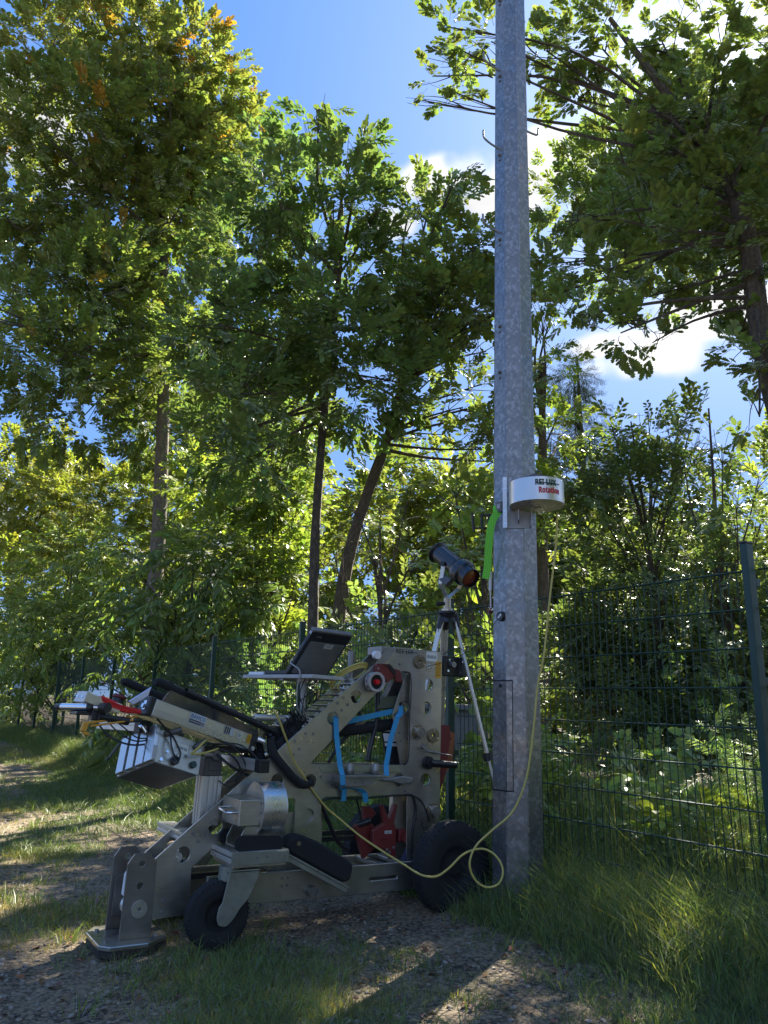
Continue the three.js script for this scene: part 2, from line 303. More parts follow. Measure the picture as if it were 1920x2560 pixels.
const SPRAYS = {
  oak: [1, 2, 3].map(s => spray(s, { half: OAK, leaf: 0.10, n: 17, twig: 0.30, droop: 0.25, flat: 0.6, start: 0.2, tip: 1 })),
  oakFar: [4, 5].map(s => spray(s, { half: OAK_FAR, leaf: 0.125, n: 18, twig: 0.42, droop: 0.22, flat: 0.6, start: 0.1, tip: 0.7 })),
  oval: [6, 7].map(s => spray(s, { half: OVAL, leaf: 0.075, n: 20, twig: 0.42, droop: 0.15, flat: 0.3 })),
  ovalBig: [8, 9].map(s => spray(s, { half: OVAL, leaf: 0.11, n: 16, twig: 0.45, droop: 0.3, flat: 0.4 })),
  lance: [10, 11].map(s => spray(s, { half: LANCE, leaf: 0.16, n: 16, twig: 0.55, droop: 1.1, flat: 0.25 })),
  needle: [12].map(s => spray(s, { half: NEEDLE, leaf: 0.10, n: 46, twig: 0.5, droop: 0.5, flat: 0.5 })),
};
const barkTex = tex(256, (x, y) => 0.45 + 0.6 * Math.abs(perF(x * 2 % 1, y, 8, 41, 5) - 0.5) * 2 + 0.3 * (perN(x * 24, y * 4, 24, 8) - 0.5), 0.6);
const barkBump = tex(256, (x, y) => perN(x * 24, y * 4, 24, 8) * 0.6 + 0.4 * perF(x, y, 12, 91, 4), 0.5);
const BARK = std({ color: rgb(0.16, 0.125, 0.09), roughness: 0.95, map: barkTex, bumpMap: barkBump, bumpScale: 0.02 });
const BARK_PALE = std({ color: rgb(0.24, 0.20, 0.16), roughness: 0.95, map: barkTex, bumpMap: barkBump, bumpScale: 0.015 });
// a tapered, slightly crooked limb through points with radii
function limb(pts, radii, seg = 10, rad = 8, seed = 1, lump = 0.1) {
  const c = new THREE.CatmullRomCurve3(pts.map(V3), false, 'centripetal'), fr = c.computeFrenetFrames(seg, false), pos = [], uv = [], idx = [], L = c.getLength();
  for (let i = 0; i <= seg; i++) {
    const t = i / seg, p = c.getPointAt(t), k = t * (radii.length - 1), a = Math.min(radii.length - 2, Math.floor(k)), r0 = lerp(radii[a], radii[a + 1], k - a);
    for (let j = 0; j <= rad; j++) { const an = j / rad * Math.PI * 2, r = r0 * (1 + lump * (noise3(Math.cos(an) * 1.5 + seed, Math.sin(an) * 1.5, t * L * 3) - 0.5) * 2); const n = fr.normals[i].clone().multiplyScalar(Math.cos(an) * r).addScaledVector(fr.binormals[i], Math.sin(an) * r).add(p); pos.push(n.x, n.y, n.z); uv.push(j / rad * Math.max(0.15, r0 * 6), t * L); }
  }
  for (let i = 0; i < seg; i++) for (let j = 0; j < rad; j++) { const a = i * (rad + 1) + j, b = a + rad + 1; idx.push(a, a + 1, b, b, a + 1, b + 1); }
  const g = new THREE.BufferGeometry(); g.setAttribute('position', new THREE.Float32BufferAttribute(pos, 3)); g.setAttribute('uv', new THREE.Float32BufferAttribute(uv, 2)); g.setIndex(idx); g.computeVertexNormals(); return g;
}
let SPRAY_COUNT = 0;
function foliage(parent, lobes, o) {
  const r = mulberry(o.seed), kinds = SPRAYS[o.kind], lists = kinds.map(() => []), m = new THREE.Matrix4(), tint = o.tint ?? (() => [1, 1, 1]);
  for (const [cx, cy, cz, R1] of lobes) {
    const R0 = Math.max(0.6 * R1, R1 * 1.04 - 0.20 * (o.size ?? 1)), n = Math.max(o.min ?? 5, Math.round((o.dens ?? 26) * 4.19 * R1 * R1 * Math.max(R1, 0.45) * 0.85));
    for (let i = 0; i < n; i++) {
      const u = r() * 2 - 1, a = r() * Math.PI * 2, s = Math.sqrt(1 - u * u), d = V(s * Math.cos(a), u, s * Math.sin(a));
      const rr = R0 * (0.72 + 0.62 * noise3(d.x * 2.2 + cx, d.y * 2.2 + cy, d.z * 2.2 + cz)) * Math.cbrt(0.12 + 0.88 * r());
      const p = V(cx, cy, cz).addScaledVector(d, rr); p.x += (o.stretchX ?? 0) * (r() - 0.5); p.z += (o.stretchZ ?? 0) * (r() - 0.5);
      if (p.y < 0.1) p.y = 0.1 + 0.3 * r();
      if (o.minX && p.x < o.minX(p)) continue;
      if (fbm3(p.x * (o.gapF ?? 1.3), p.y * (o.gapF ?? 1.3), p.z * (o.gapF ?? 1.3), 2) < (o.gap ?? 0.36)) continue;
      if (sunlit(p, o.margin ?? 0.36 * (o.size ?? 1)) && r() < (o.clear ?? 0.97)) continue;
      const z = d.clone().multiplyScalar(0.8).add(V((r() - 0.5) * 1.2, (o.lift ?? 0.25) + (r() - 0.5) * 0.9, (r() - 0.5) * 1.2)).normalize();
      const y = V((r() - 0.5) * 0.5, 1, (r() - 0.5) * 0.5); y.addScaledVector(z, -y.dot(z)).normalize(); const x = V(0, 0, 0).crossVectors(y, z), k = (o.size ?? 1) * (0.75 + 0.5 * r());
      lists[Math.floor(r() * kinds.length)].push([new THREE.Matrix4().makeBasis(x.multiplyScalar(k), y.multiplyScalar(k), z.multiplyScalar(k)).setPosition(p.sub(parent.off)), tint(p, r)]);
    }
  }
  kinds.forEach((g, i) => {
    if (!lists[i].length) return;
    const im = new THREE.InstancedMesh(g, o.mat ?? LEAF, lists[i].length); im.name = 'crown'; im.userData.kind = 'stuff'; im.castShadow = im.receiveShadow = true;
    const c = new THREE.Color(); lists[i].forEach(([mt, t], k) => { im.setMatrixAt(k, mt); const b = 0.82 + 0.36 * r(), h = 0.9 + 0.25 * r(); im.setColorAt(k, c.setRGB(b * h * t[0], b * t[1], b * t[2])); });
    parent.add(im); SPRAY_COUNT += lists[i].length;
  });
}
// a tree: trunk, limbs to each lobe of the crown with twigs in it, and the leaf sprays
function tree(name, label, group, { base, trunk, radii, lobes, from = 0.35, limbR = 0.05, bark = BARK, bare = false, category = 'tree', ...o }) {
  const t = thing(name, label, category, base, group), r = mulberry(o.seed + 900), c = new THREE.CatmullRomCurve3(trunk.map(V3), false, 'centripetal');
  add('trunk', limb(trunk, radii, 22, 12, o.seed, 0.14), bark, t, { keepUV: true });
  const gs = [];
  for (const [x, y, z, R0] of lobes) {
    const k = clamp(from + (1 - from) * clamp((y - trunk[0][1] - 1) / (trunk[trunk.length - 1][1] - trunk[0][1])) * 0.85 * (0.8 + 0.2 * r()), 0.05, 0.97), a = c.getPointAt(k), e = V(x, y, z), mid = a.clone().lerp(e, 0.5); mid.y += 0.12 * a.distanceTo(e) * (r() - 0.35); mid.x += 0.15 * (r() - 0.5) * a.distanceTo(e); mid.z += 0.15 * (r() - 0.5) * a.distanceTo(e);
    const L = a.distanceTo(e), w = Math.min(limbR, 0.012 + 0.011 * L);
    gs.push(limb([a.toArray(), mid.toArray(), e.toArray()], [w, w * 0.65, w * 0.3], 7, 5, x * 7, 0.12));
    for (let i = 0; i < 5; i++) { const u = r() * 2 - 1, an = r() * 6.283, s = Math.sqrt(1 - u * u), b = mid.clone().lerp(e, 0.35 + 0.65 * r()), f = e.clone().add(V(s * Math.cos(an), u * 0.8 + 0.2, s * Math.sin(an)).multiplyScalar(R0 * 0.95)); gs.push(limb([b.toArray(), b.clone().lerp(f, 0.5).add(V((r() - 0.5) * 0.12, (r() - 0.4) * 0.12, (r() - 0.5) * 0.12)).toArray(), f.toArray()], [w * 0.32, w * 0.2, 0.003], 4, 4, i, 0)); }
  }
  add('branches', gs, bark, t, { keepUV: true });
  foliage(t, lobes, o);
  return t;
}
const LOBES = {"t1":[[1.37,15.25,-16.19,1.14],[2.71,16.89,-16.95,1.26],[3.51,14.88,-14.58,1.02],[4.68,15.22,-15.2,0.98],[1.06,12.71,-15.4,1.14],[2.24,13.08,-15.11,1.28],[3.62,13.27,-15.13,1.34],[4.84,13.57,-15.29,1.08],[1.66,11.64,-16.1,1.39],[3.23,12.04,-16.3,1.58],[4.52,12.04,-15.62,1.38],[1.62,10.06,-16.98,1.41],[2.87,9.27,-15.35,1.44],[4.84,10.89,-16.96,1.35],[2.1,7.45,-14.94,1.07],[3.87,8.32,-16.57,1.24],[1.89,6.65,-16.14,0.84],[1.68,16.8,-16.59,0.98],[2.97,15.9,-15.13,0.84],[4.21,16.12,-15.02,0.76],[5.51,17.51,-16.51,0.61],[0.98,13.29,-17.88,1.08],[1.13,10.53,-15.9,0.95],[4.29,9.33,-16.53,1.17],[3.15,7.3,-17.35,1.14],[4.61,7.54,-17.07,0.97],[4.66,7.98,-14.52,0.96],[1.16,8.01,-15.07,0.96]],"t2":[[4.39,10.12,-10.4,0.47],[5.28,11.23,-10.86,0.63],[4.57,10.16,-9.12,0.29],[5.43,9.95,-9.55,0.5],[5.31,10.02,-9.15,0.22],[4.16,8.66,-9.58,0.64],[5.04,8.84,-9.42,0.8],[5.89,9.18,-9.4,0.61],[4.11,8.22,-10.45,0.82],[5.17,8.22,-10.39,0.93],[5.88,8.1,-9.64,0.83],[4.89,7.19,-10.94,0.93],[5.25,6.64,-9.36,0.84],[6.94,8.09,-10.38,0.74],[3.76,5.37,-9.56,0.65],[5.2,5.96,-10.75,0.84],[5.8,5.98,-9.68,0.8],[6.62,6.23,-9.59,0.68],[4.16,4.61,-9.71,0.53],[3.55,6.61,-10.11,0.75],[4.13,5.25,-11.57,0.6]],"t4":[[7.32,10.16,-9.93,0.47],[8.1,10.58,-10.09,0.44],[7.17,9.95,-8.99,0.2],[7.12,9.06,-9.79,0.74],[7.5,8.74,-9.1,0.59],[7.12,7.65,-9.26,0.77],[7.72,7.56,-9.02,0.62],[7.37,6.71,-9.71,0.79],[7.98,6.49,-9.35,0.63],[7.66,5.69,-9.97,0.72],[8.0,5.34,-9.4,0.54],[7.25,5.62,-10.64,0.65],[7.76,8.98,-9.04,0.32],[8.67,7.54,-10.02,0.51],[7.27,5.79,-8.98,0.59],[7.42,7.37,-10.48,0.75],[8.06,5.91,-9.34,0.47]],"t5":[[10.59,8.0,-10.39,0.66],[11.26,7.31,-10.56,0.58],[10.02,5.93,-9.78,0.61],[10.67,5.37,-9.97,0.53],[10.14,4.85,-10.08,0.52],[10.09,8.9,-9.97,0.46],[10.24,4.07,-10.09,0.52],[10.02,7.78,-10.74,0.56],[10.07,6.33,-10.84,0.65],[10.24,4.97,-11.07,0.65]],"oak":[[5.15,9.38,-6.95,0.28],[5.32,9.5,-7.5,0.2],[5.0,9.02,-6.12,0.31],[5.27,8.91,-6.6,0.27],[5.03,9.66,-6.43,0.24],[5.37,9.29,-6.02,0.35],[5.97,9.2,-5.67,0.47],[6.57,9.54,-5.43,0.71],[7.11,9.45,-4.86,0.81],[7.74,9.29,-4.34,0.86],[6.53,8.76,-5.68,0.36],[7.33,8.89,-5.45,0.73],[7.05,7.8,-4.32,0.69],[8.4,8.51,-4.4,0.59],[6.24,7.28,-4.93,0.39],[7.53,7.71,-5.12,0.64],[7.51,6.94,-4.3,0.64],[6.56,7.19,-6.02,0.32],[6.31,6.66,-5.16,0.45],[6.74,6.31,-4.77,0.52],[7.99,6.5,-4.84,0.62],[6.96,7.06,-6.67,0.35],[6.46,6.16,-5.47,0.49],[7.35,6.13,-5.45,0.43],[8.0,6.11,-5.07,0.4],[8.32,6.0,-4.61,0.5],[6.28,5.16,-5.04,0.25],[5.94,5.39,-5.31,0.31],[7.15,4.68,-4.03,0.33],[8.17,5.49,-4.81,0.25],[7.01,4.04,-4.01,0.28],[6.96,5.28,-5.15,0.19],[6.89,6.57,-6.72,0.37],[7.95,6.41,-3.9,0.73],[8.33,8.03,-3.77,0.87],[7.7,8.59,-3.52,0.78],[8.16,5.15,-4.11,0.62]],"horn1":[[7.99,4.66,-6.61,0.34],[8.64,4.95,-6.57,0.42],[8.01,4.53,-5.48,0.37],[8.41,4.95,-5.74,0.15],[7.92,4.92,-6.0,0.15],[7.56,4.77,-6.31,0.15],[7.54,4.11,-6.56,0.36],[8.02,3.9,-6.38,0.55],[8.46,3.94,-5.93,0.54],[7.86,3.56,-7.05,0.44],[8.02,3.19,-6.58,0.54],[8.74,3.24,-6.34,0.56],[7.4,2.67,-6.76,0.41],[8.56,2.49,-7.08,0.57],[7.86,2.27,-5.76,0.55],[8.09,1.78,-7.12,0.49],[8.13,1.59,-6.43,0.52],[8.64,1.55,-6.13,0.52],[7.6,1.04,-6.38,0.33],[8.0,1.05,-6.03,0.38],[8.26,2.29,-7.24,0.51],[8.91,2.95,-6.86,0.58],[8.09,1.98,-6.22,0.52],[8.22,3.8,-7.02,0.51],[8.9,3.7,-6.64,0.51],[8.15,1.99,-7.58,0.45],[7.37,1.25,-6.52,0.33]],"horn2":[[7.77,4.15,-4.92,0.32],[8.27,3.83,-4.81,0.27],[7.39,3.31,-4.58,0.39],[7.63,2.79,-4.9,0.45],[7.66,2.78,-4.49,0.29],[7.41,2.11,-4.77,0.43],[7.69,2.11,-4.53,0.34],[7.71,1.51,-4.86,0.39],[7.62,1.08,-5.11,0.29],[7.95,0.99,-4.91,0.29],[7.69,3.35,-5.06,0.37],[8.24,3.37,-4.78,0.32],[7.39,2.58,-5.04,0.4],[8.34,1.78,-5.06,0.42],[7.23,1.73,-4.89,0.38],[8.05,1.23,-5.05,0.35]],"u1":[[4.81,5.1,-13.55,0.7],[5.88,5.01,-13.61,0.73],[4.89,4.02,-12.85,0.66],[5.84,3.98,-12.95,0.69],[6.17,4.66,-12.53,0.52],[6.18,3.51,-12.44,0.59],[5.66,3.01,-12.84,0.58],[5.35,2.1,-13.23,0.58],[6.13,2.13,-12.97,0.59],[5.8,1.46,-13.35,0.51],[6.81,2.57,-12.66,0.51]],"u2":[[5.76,4.13,-9.8,0.49],[6.74,4.34,-9.75,0.59],[5.21,3.28,-9.35,0.46],[6.03,3.31,-9.42,0.55],[6.34,3.28,-8.91,0.47],[5.41,2.58,-9.4,0.46],[6.05,2.54,-9.18,0.53],[6.64,2.51,-9.09,0.47],[5.91,1.84,-9.67,0.47],[6.6,1.79,-9.49,0.48],[5.47,1.57,-9.97,0.4],[6.45,1.19,-9.88,0.41],[5.54,1.06,-9.53,0.38]],"u3":[[5.82,3.82,-7.38,0.41],[6.37,3.67,-7.4,0.36],[5.59,3.01,-6.93,0.38],[6.07,2.74,-7.0,0.33],[5.66,2.44,-7.1,0.33],[5.86,2.11,-6.85,0.32],[5.76,1.69,-7.07,0.32],[6.13,1.54,-7.01,0.27],[5.66,1.86,-7.47,0.28],[6.5,2.44,-6.99,0.34],[6.55,1.76,-6.75,0.33]],"b1":[[3.28,8.54,-26.47,1.51],[3.65,6.95,-27.64,1.55],[4.32,7.37,-24.62,1.29],[3.26,4.68,-26.01,1.29],[5.66,7.35,-24.95,1.19],[6.68,7.72,-24.47,1.05],[7.05,6.28,-24.76,1.06]],"b2":[[3.99,4.46,-21.47,1.1],[5.1,3.85,-21.85,1.02],[3.08,2.66,-20.77,1.02],[4.24,2.75,-21.19,1.08],[5.19,2.42,-20.65,0.84],[3.22,1.67,-20.94,0.68],[4.19,1.7,-20.96,0.58],[2.82,3.04,-21.51,0.7],[4.95,5.03,-21.22,0.88]],"laurel":[[3.46,3.24,-12.79,0.46],[4.06,3.58,-12.8,0.55],[4.51,3.31,-12.19,0.5],[3.36,2.57,-12.75,0.53],[4.02,2.68,-12.45,0.61],[4.71,2.71,-12.18,0.54],[3.05,2.04,-12.75,0.37],[3.76,2.0,-12.66,0.53],[4.54,2.03,-12.44,0.5],[3.09,1.47,-12.96,0.33],[3.62,1.41,-12.75,0.41],[4.28,1.5,-12.71,0.42],[3.29,0.91,-12.7,0.29],[5.44,3.23,-12.38,0.49],[5.61,2.58,-11.74,0.39],[5.16,2.21,-12.37,0.39]],"spruce":[[17.69,10.45,-16.1,0.74],[17.89,11.54,-16.33,0.68],[17.54,9.5,-15.64,0.5]]};
const autumn = (p, r) => { const top = sstep(9.5, 17, p.y); return r() < 0.008 + 0.045 * top ? [2.2, 1.0, 0.5] : [1 + 0.25 * top, 1 + 0.05 * top, 0.9]; };
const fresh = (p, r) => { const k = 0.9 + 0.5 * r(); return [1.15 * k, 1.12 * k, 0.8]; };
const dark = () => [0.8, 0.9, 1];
const more = (lobes, n, seed, spread, grow = 1) => { const r = mulberry(seed), out = []; for (let i = 0; i < n; i++) { const l = lobes[Math.floor(r() * lobes.length)]; out.push([l[0] + spread[0] * r(), l[1] + (r() - 0.5) * 0.8, l[2] - spread[2] * r(), l[3] * grow]); } return out; };

tree('oak_tree', 'tall leafy oak with orange tinged top and knotty bare trunk behind fence', null, { seed: 11, base: [4.66, 0.15, -15.85], trunk: [[4.66, 0.1, -15.85], [4.64, 4, -15.85], [4.5, 8, -16], [4.2, 12.5, -16.2], [4.3, 17, -16.4]], radii: [0.20, 0.155, 0.12, 0.08, 0.03], lobes: LOBES.t1.concat(more(LOBES.t1, 9, 5, [2.2, 0, 2.5], 1.1)), kind: 'oakFar', dens: 30, tint: autumn, gap: 0.36, limbR: 0.055, bark: BARK_PALE });
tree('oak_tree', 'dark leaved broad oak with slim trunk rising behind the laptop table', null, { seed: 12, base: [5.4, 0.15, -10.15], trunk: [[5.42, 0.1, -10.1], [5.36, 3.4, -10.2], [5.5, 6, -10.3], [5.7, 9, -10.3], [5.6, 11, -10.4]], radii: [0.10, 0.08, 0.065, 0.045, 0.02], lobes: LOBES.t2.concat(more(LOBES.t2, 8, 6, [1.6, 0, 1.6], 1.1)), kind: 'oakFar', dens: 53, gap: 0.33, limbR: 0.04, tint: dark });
tree('oak_tree', 'oak with leaning forked trunk between the slim oak and the spotlight', null, { seed: 13, base: [6.2, 0.15, -10.9], trunk: [[6.15, 0.1, -10.95], [6.28, 3.3, -10.85], [6.9, 6, -10.4], [7.4, 9, -10]], radii: [0.14, 0.11, 0.075, 0.03], lobes: LOBES.t4.concat(more(LOBES.t4, 6, 7, [1.8, 0, 1.2], 1.1)), clear: 0.85, kind: 'oakFar', dens: 50, gap: 0.33, limbR: 0.045 });
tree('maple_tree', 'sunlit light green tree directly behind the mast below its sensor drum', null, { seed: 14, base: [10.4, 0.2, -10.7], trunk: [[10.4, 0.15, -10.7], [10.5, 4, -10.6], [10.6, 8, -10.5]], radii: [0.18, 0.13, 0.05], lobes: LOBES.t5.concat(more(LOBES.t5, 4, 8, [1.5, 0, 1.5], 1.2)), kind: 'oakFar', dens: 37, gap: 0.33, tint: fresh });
tree('oak_tree', 'big overhanging oak with lobed leaves and leaning trunk above the wire fence', null, { seed: 15, base: [8.3, 0.2, -3.9], trunk: [[8.35, 0.1, -3.9], [7.95, 3, -4.1], [7.7, 5, -4.28], [7.64, 6.9, -4.35], [7.3, 8.6, -4.9], [6.9, 10, -5.4]], radii: [0.22, 0.16, 0.125, 0.105, 0.07, 0.03], lobes: LOBES.oak, clear: 0.96, kind: 'oak', dens: 74, gap: 0.35, gapF: 1.6, limbR: 0.03, size: 1.0 });
tree('hornbeam_tree', 'backlit hornbeam with thin upright stems behind the wire fence', null, { seed: 16, base: [8.3, 0.2, -6.4], trunk: [[8.35, 0.15, -6.35], [8.35, 2.5, -6.4], [8.2, 5, -6.5]], radii: [0.045, 0.03, 0.01], clear: 0.8, lobes: LOBES.horn1.concat(more(LOBES.horn1, 16, 41, [2.6, 0, 1.2], 1.2)), kind: 'oval', dens: 230, gap: 0.30, gapF: 1.9, limbR: 0.016, from: 0.08, mat: LEAF_GLOSS });
tree('hornbeam_tree', 'dense dark hornbeam beside the green corner fence post', null, { seed: 17, base: [7.8, 0.2, -5.1], trunk: [[7.85, 0.15, -5.05], [7.8, 2.3, -5.1], [7.7, 4.6, -5.0]], radii: [0.045, 0.03, 0.01], clear: 0.8, lobes: LOBES.horn2.concat(more(LOBES.horn2, 12, 42, [2.2, 0, 1.0], 1.2)), kind: 'oval', dens: 230, gap: 0.30, gapF: 1.9, limbR: 0.016, from: 0.08, mat: LEAF_GLOSS });
tree('spruce_tree', 'dark drooping spruce seen past the right side of the mast', null, { seed: 18, base: [17.8, 0.2, -16], trunk: [[17.8, 0.1, -16], [17.8, 6, -16], [17.7, 12.2, -16]], radii: [0.22, 0.14, 0.03], lobes: [...LOBES.spruce, [17.6, 7.6, -15.9, 1.5], [17.9, 6, -16.2, 1.9], [17.5, 11.3, -16, 0.5]], kind: 'needle', dens: 75, gap: 0.2, lift: -0.3, mat: LEAF_NEEDLE, size: 1.2 });
// tall trees added farther back, put in to shade the machine and the track
const far = (x, y, z) => { const r = mulberry(Math.round(x * 31 - z * 7)), l = []; for (let i = 0; i < 22; i++) l.push([x + (r() - 0.5) * 4.8, y * (0.80 + 0.28 * r()), z + (r() - 0.5) * 4.8, 1.0 + 0.5 * r()]); return l; };
for (const [x, y, z, bx0, bz0, s, label] of [[17, 16, -11.8, 20, -8.4, 21, 'tall leaning oak added for shade farther back between the hornbeams and the big overhanging oak'], [14.5, 13.2, -8.3, 15.5, -6.2, 22, 'round crowned oak added for shade farther back just left of the overhanging oak trunk']])
  tree('oak_tree', label, null, { seed: s, base: [bx0, 0.2, bz0], trunk: [[bx0, 0.1, bz0], [lerp(bx0, x, 0.35), y * 0.5, lerp(bz0, z, 0.3)], [lerp(bx0, x, 0.8), y * 0.8, lerp(bz0, z, 0.8)], [x, y * 0.98, z]], radii: [0.2, 0.15, 0.1, 0.03], lobes: far(x, y, z), clear: 0.9, from: 0.7, kind: 'oakFar', dens: 16, gap: 0.33, size: 1.2, limbR: 0.05 });

const shrub = (label, lobes, o) => { const c = lobes.reduce((a, l) => [a[0] + l[0] / lobes.length, 0, a[2] + l[2] / lobes.length], [0, 0, 0]), t = lobes.reduce((a, l) => Math.max(a, l[1]), 0); return tree(o.name ?? 'shrub', label, null, { base: [c[0], 0.15, c[2]], trunk: [[c[0], 0.05, c[2]], [c[0] + 0.05, t * 0.5, c[2]], [c[0], t * 0.95, c[2]]], radii: [0.05, 0.035, 0.008], lobes, from: 0.06, limbR: 0.025, category: 'shrub', ...o }); };
shrub('sunlit shrub filling the gap between the knotty trunk and the slim trunk', LOBES.u1.concat(more(LOBES.u1, 5, 31, [1.2, 0, 1.2])), { seed: 31, kind: 'ovalBig', dens: 59, tint: fresh, gap: 0.34 });
shrub('tall leafy shrub behind the fence above the laptop', LOBES.u2.concat(more(LOBES.u2, 5, 32, [1.2, 0, 1])), { seed: 32, kind: 'ovalBig', dens: 65, gap: 0.34 });
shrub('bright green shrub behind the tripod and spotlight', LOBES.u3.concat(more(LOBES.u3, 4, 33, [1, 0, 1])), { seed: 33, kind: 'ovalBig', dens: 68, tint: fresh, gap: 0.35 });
shrub('yellow green hazel far along the track behind the fence', LOBES.b1.concat(more(LOBES.b1, 6, 34, [3, 0, 4])), { seed: 34, kind: 'oakFar', dens: 21, tint: (p, r) => [1.5, 1.25, 0.7], gap: 0.36 });
shrub('pale green hedge bush at the far end of the fence', LOBES.b2.concat(more(LOBES.b2, 5, 35, [2, 0, 3])), { seed: 35, kind: 'lance', dens: 31, tint: (p, r) => [1.3, 1.25, 0.9], gap: 0.36, size: 0.9 });
shrub('glossy laurel with drooping leaves spilling over the fence onto the track', LOBES.laurel.concat(more(LOBES.laurel, 4, 36, [0.8, 0, 0.6])), { seed: 36, name: 'laurel', kind: 'lance', dens: 53, mat: LEAF_GLOSS, gap: 0.34, lift: 0.1, limbR: 0.02, tint: (p, r) => [1.05, 1.1, 1] });
shrub('low dark bush at the foot of the hornbeams', [[8.9, 1.5, -7.2, 0.9], [9.4, 1.0, -6.0, 0.9], [9.0, 1.2, -4.9, 0.9], [8.6, 1.8, -8.2, 0.9], [9.8, 2.2, -7, 1], [8.2, 0.9, -9, 0.8], [7.4, 0.6, -5.6, 0.6], [7.9, 0.7, -6.6, 0.7], [7.2, 0.5, -6.8, 0.55], [7.3, 0.6, -4.6, 0.6], [8.6, 0.8, -5.6, 0.7], [6.9, 0.5, -8, 0.6]], { seed: 37, kind: 'oval', dens: 37, mat: LEAF_GLOSS, gap: 0.36 });
shrub('leafy bush low behind the fence beside the machine tray', [[5.0, 0.7, -10.6, 0.7], [4.9, 1.3, -11.4, 0.7], [5.2, 0.7, -12.6, 0.8], [4.8, 0.6, -9.3, 0.6], [5.3, 1.1, -8.8, 0.6]], { seed: 38, kind: 'ovalBig', dens: 31, gap: 0.36, tint: dark });
shrub('tall hedge thicket far down the track where the fence ends', [[5, 2, -34, 2.2], [4.2, 4.5, -36, 2.2], [6, 6, -33, 2.2], [3, 2.5, -42, 2.6], [2.2, 6, -44, 2.6], [5.5, 8.5, -36, 2.2], [0.5, 3, -46, 2.6], [1, 7, -48, 2.6], [4.5, 1.2, -27, 1.2], [5.4, 3, -29, 1.6]], { seed: 39, kind: 'oakFar', dens: 9, gap: 0.3, size: 1.5, tint: (p, r) => [1.2, 1.15, 0.8] });

// more trees along the fence, on past the camera: the metal mirrors them
for (const [x, z, y, s, label] of [[7.2, 3.2, 8.5, 24, 'oak beyond the fence past the corner post, the nearest one to it'], [7.8, 8.5, 10, 25, 'oak beyond the fence past the corner post, second from it'], [6.6, 14, 9, 26, 'oak beyond the fence past the corner post, third from it']]) {
  const r = mulberry(s), l = []; for (let i = 0; i < 18; i++) l.push([x + (r() - 0.5) * 4, 0.8 + y * r(), z + (r() - 0.5) * 4.6, 0.9 + 0.4 * r()]);
  tree('oak_tree', label, null, { seed: s, base: [x, 0.2, z], trunk: [[x, 0.1, z], [x + 0.1, y * 0.5, z], [x, y * 0.95, z]], radii: [0.2, 0.14, 0.03], lobes: l, kind: 'oakFar', dens: 12, size: 1.3, gap: 0.3, limbR: 0.05 });
}
// the wood beyond, read as one mass
{
  const r = mulberry(400), lobes = [];
  for (let i = 0; i < 420; i++) { const az = -2 + 82 * r(), d = 21 + 13 * r(), top = az > 44 && az < 60 ? 4.6 : az >= 60 ? 8 : az > 30 ? 7.5 : 10, x = d * Math.sin(az * R), z = -d * Math.cos(az * R); if (x < 6.5) continue; lobes.push([x, 0.6 + top * r(), z, 0.9 + 0.5 * r()]); }
  const w = thing('far_wood', 'leafy wood filling the background behind the fence', 'wood', [14, 0, -20]); w.userData.kind = 'stuff';
  foliage(w, lobes, { kind: 'oakFar', dens: 9, size: 1.5, gap: 0.2, seed: 401, tint: (p, r) => { const k = 0.8 + 0.7 * r(); return [1.1 * k, k, 0.9]; } });
}
// ---------------------------------------------------------------- grass, pebbles
function tuft(seed, n, h, w, spread, lean) {
  const r = mulberry(seed), pos = [], nor = [], col = [];
  for (let i = 0; i < n; i++) {
    const a = r() * 6.283, d = spread * Math.sqrt(r()), x = Math.cos(a) * d, z = Math.sin(a) * d, b = a + (r() - 0.5) * 2, H = h * (0.45 + 0.75 * r()), l = lean * (0.2 + r()) * H, ww = w * (0.7 + 0.6 * r()), f = r() * 6.283, tx = Math.cos(f) * ww / 2, tz = Math.sin(f) * ww / 2, t = 0.75 + 0.5 * r(), dry = r() < 0.12;
    const P = s => [x + Math.cos(b) * l * s * s, H * s * (1 - 0.25 * lean * s), z + Math.sin(b) * l * s * s], p0 = P(0), p1 = P(0.5), p2 = P(1);
    const q = [[p0[0] - tx, p0[1], p0[2] - tz], [p0[0] + tx, p0[1], p0[2] + tz], [p1[0] + tx * 0.8, p1[1], p1[2] + tz * 0.8], [p1[0] - tx * 0.8, p1[1], p1[2] - tz * 0.8], p2];
    for (const k of [0, 1, 2, 0, 2, 3, 3, 2, 4]) { pos.push(...q[k]); nor.push(-Math.sin(f) * 0.7, 0.7, Math.cos(f) * 0.7); col.push(dry ? t * 1.9 : t, dry ? t * 1.35 : t, dry ? t * 1.3 : t * 0.95); }
  }
  const g = new THREE.BufferGeometry(); g.setAttribute('position', new THREE.Float32BufferAttribute(pos, 3)); g.setAttribute('normal', new THREE.Float32BufferAttribute(nor, 3)); g.setAttribute('color', new THREE.Float32BufferAttribute(col, 3)); return g;
}
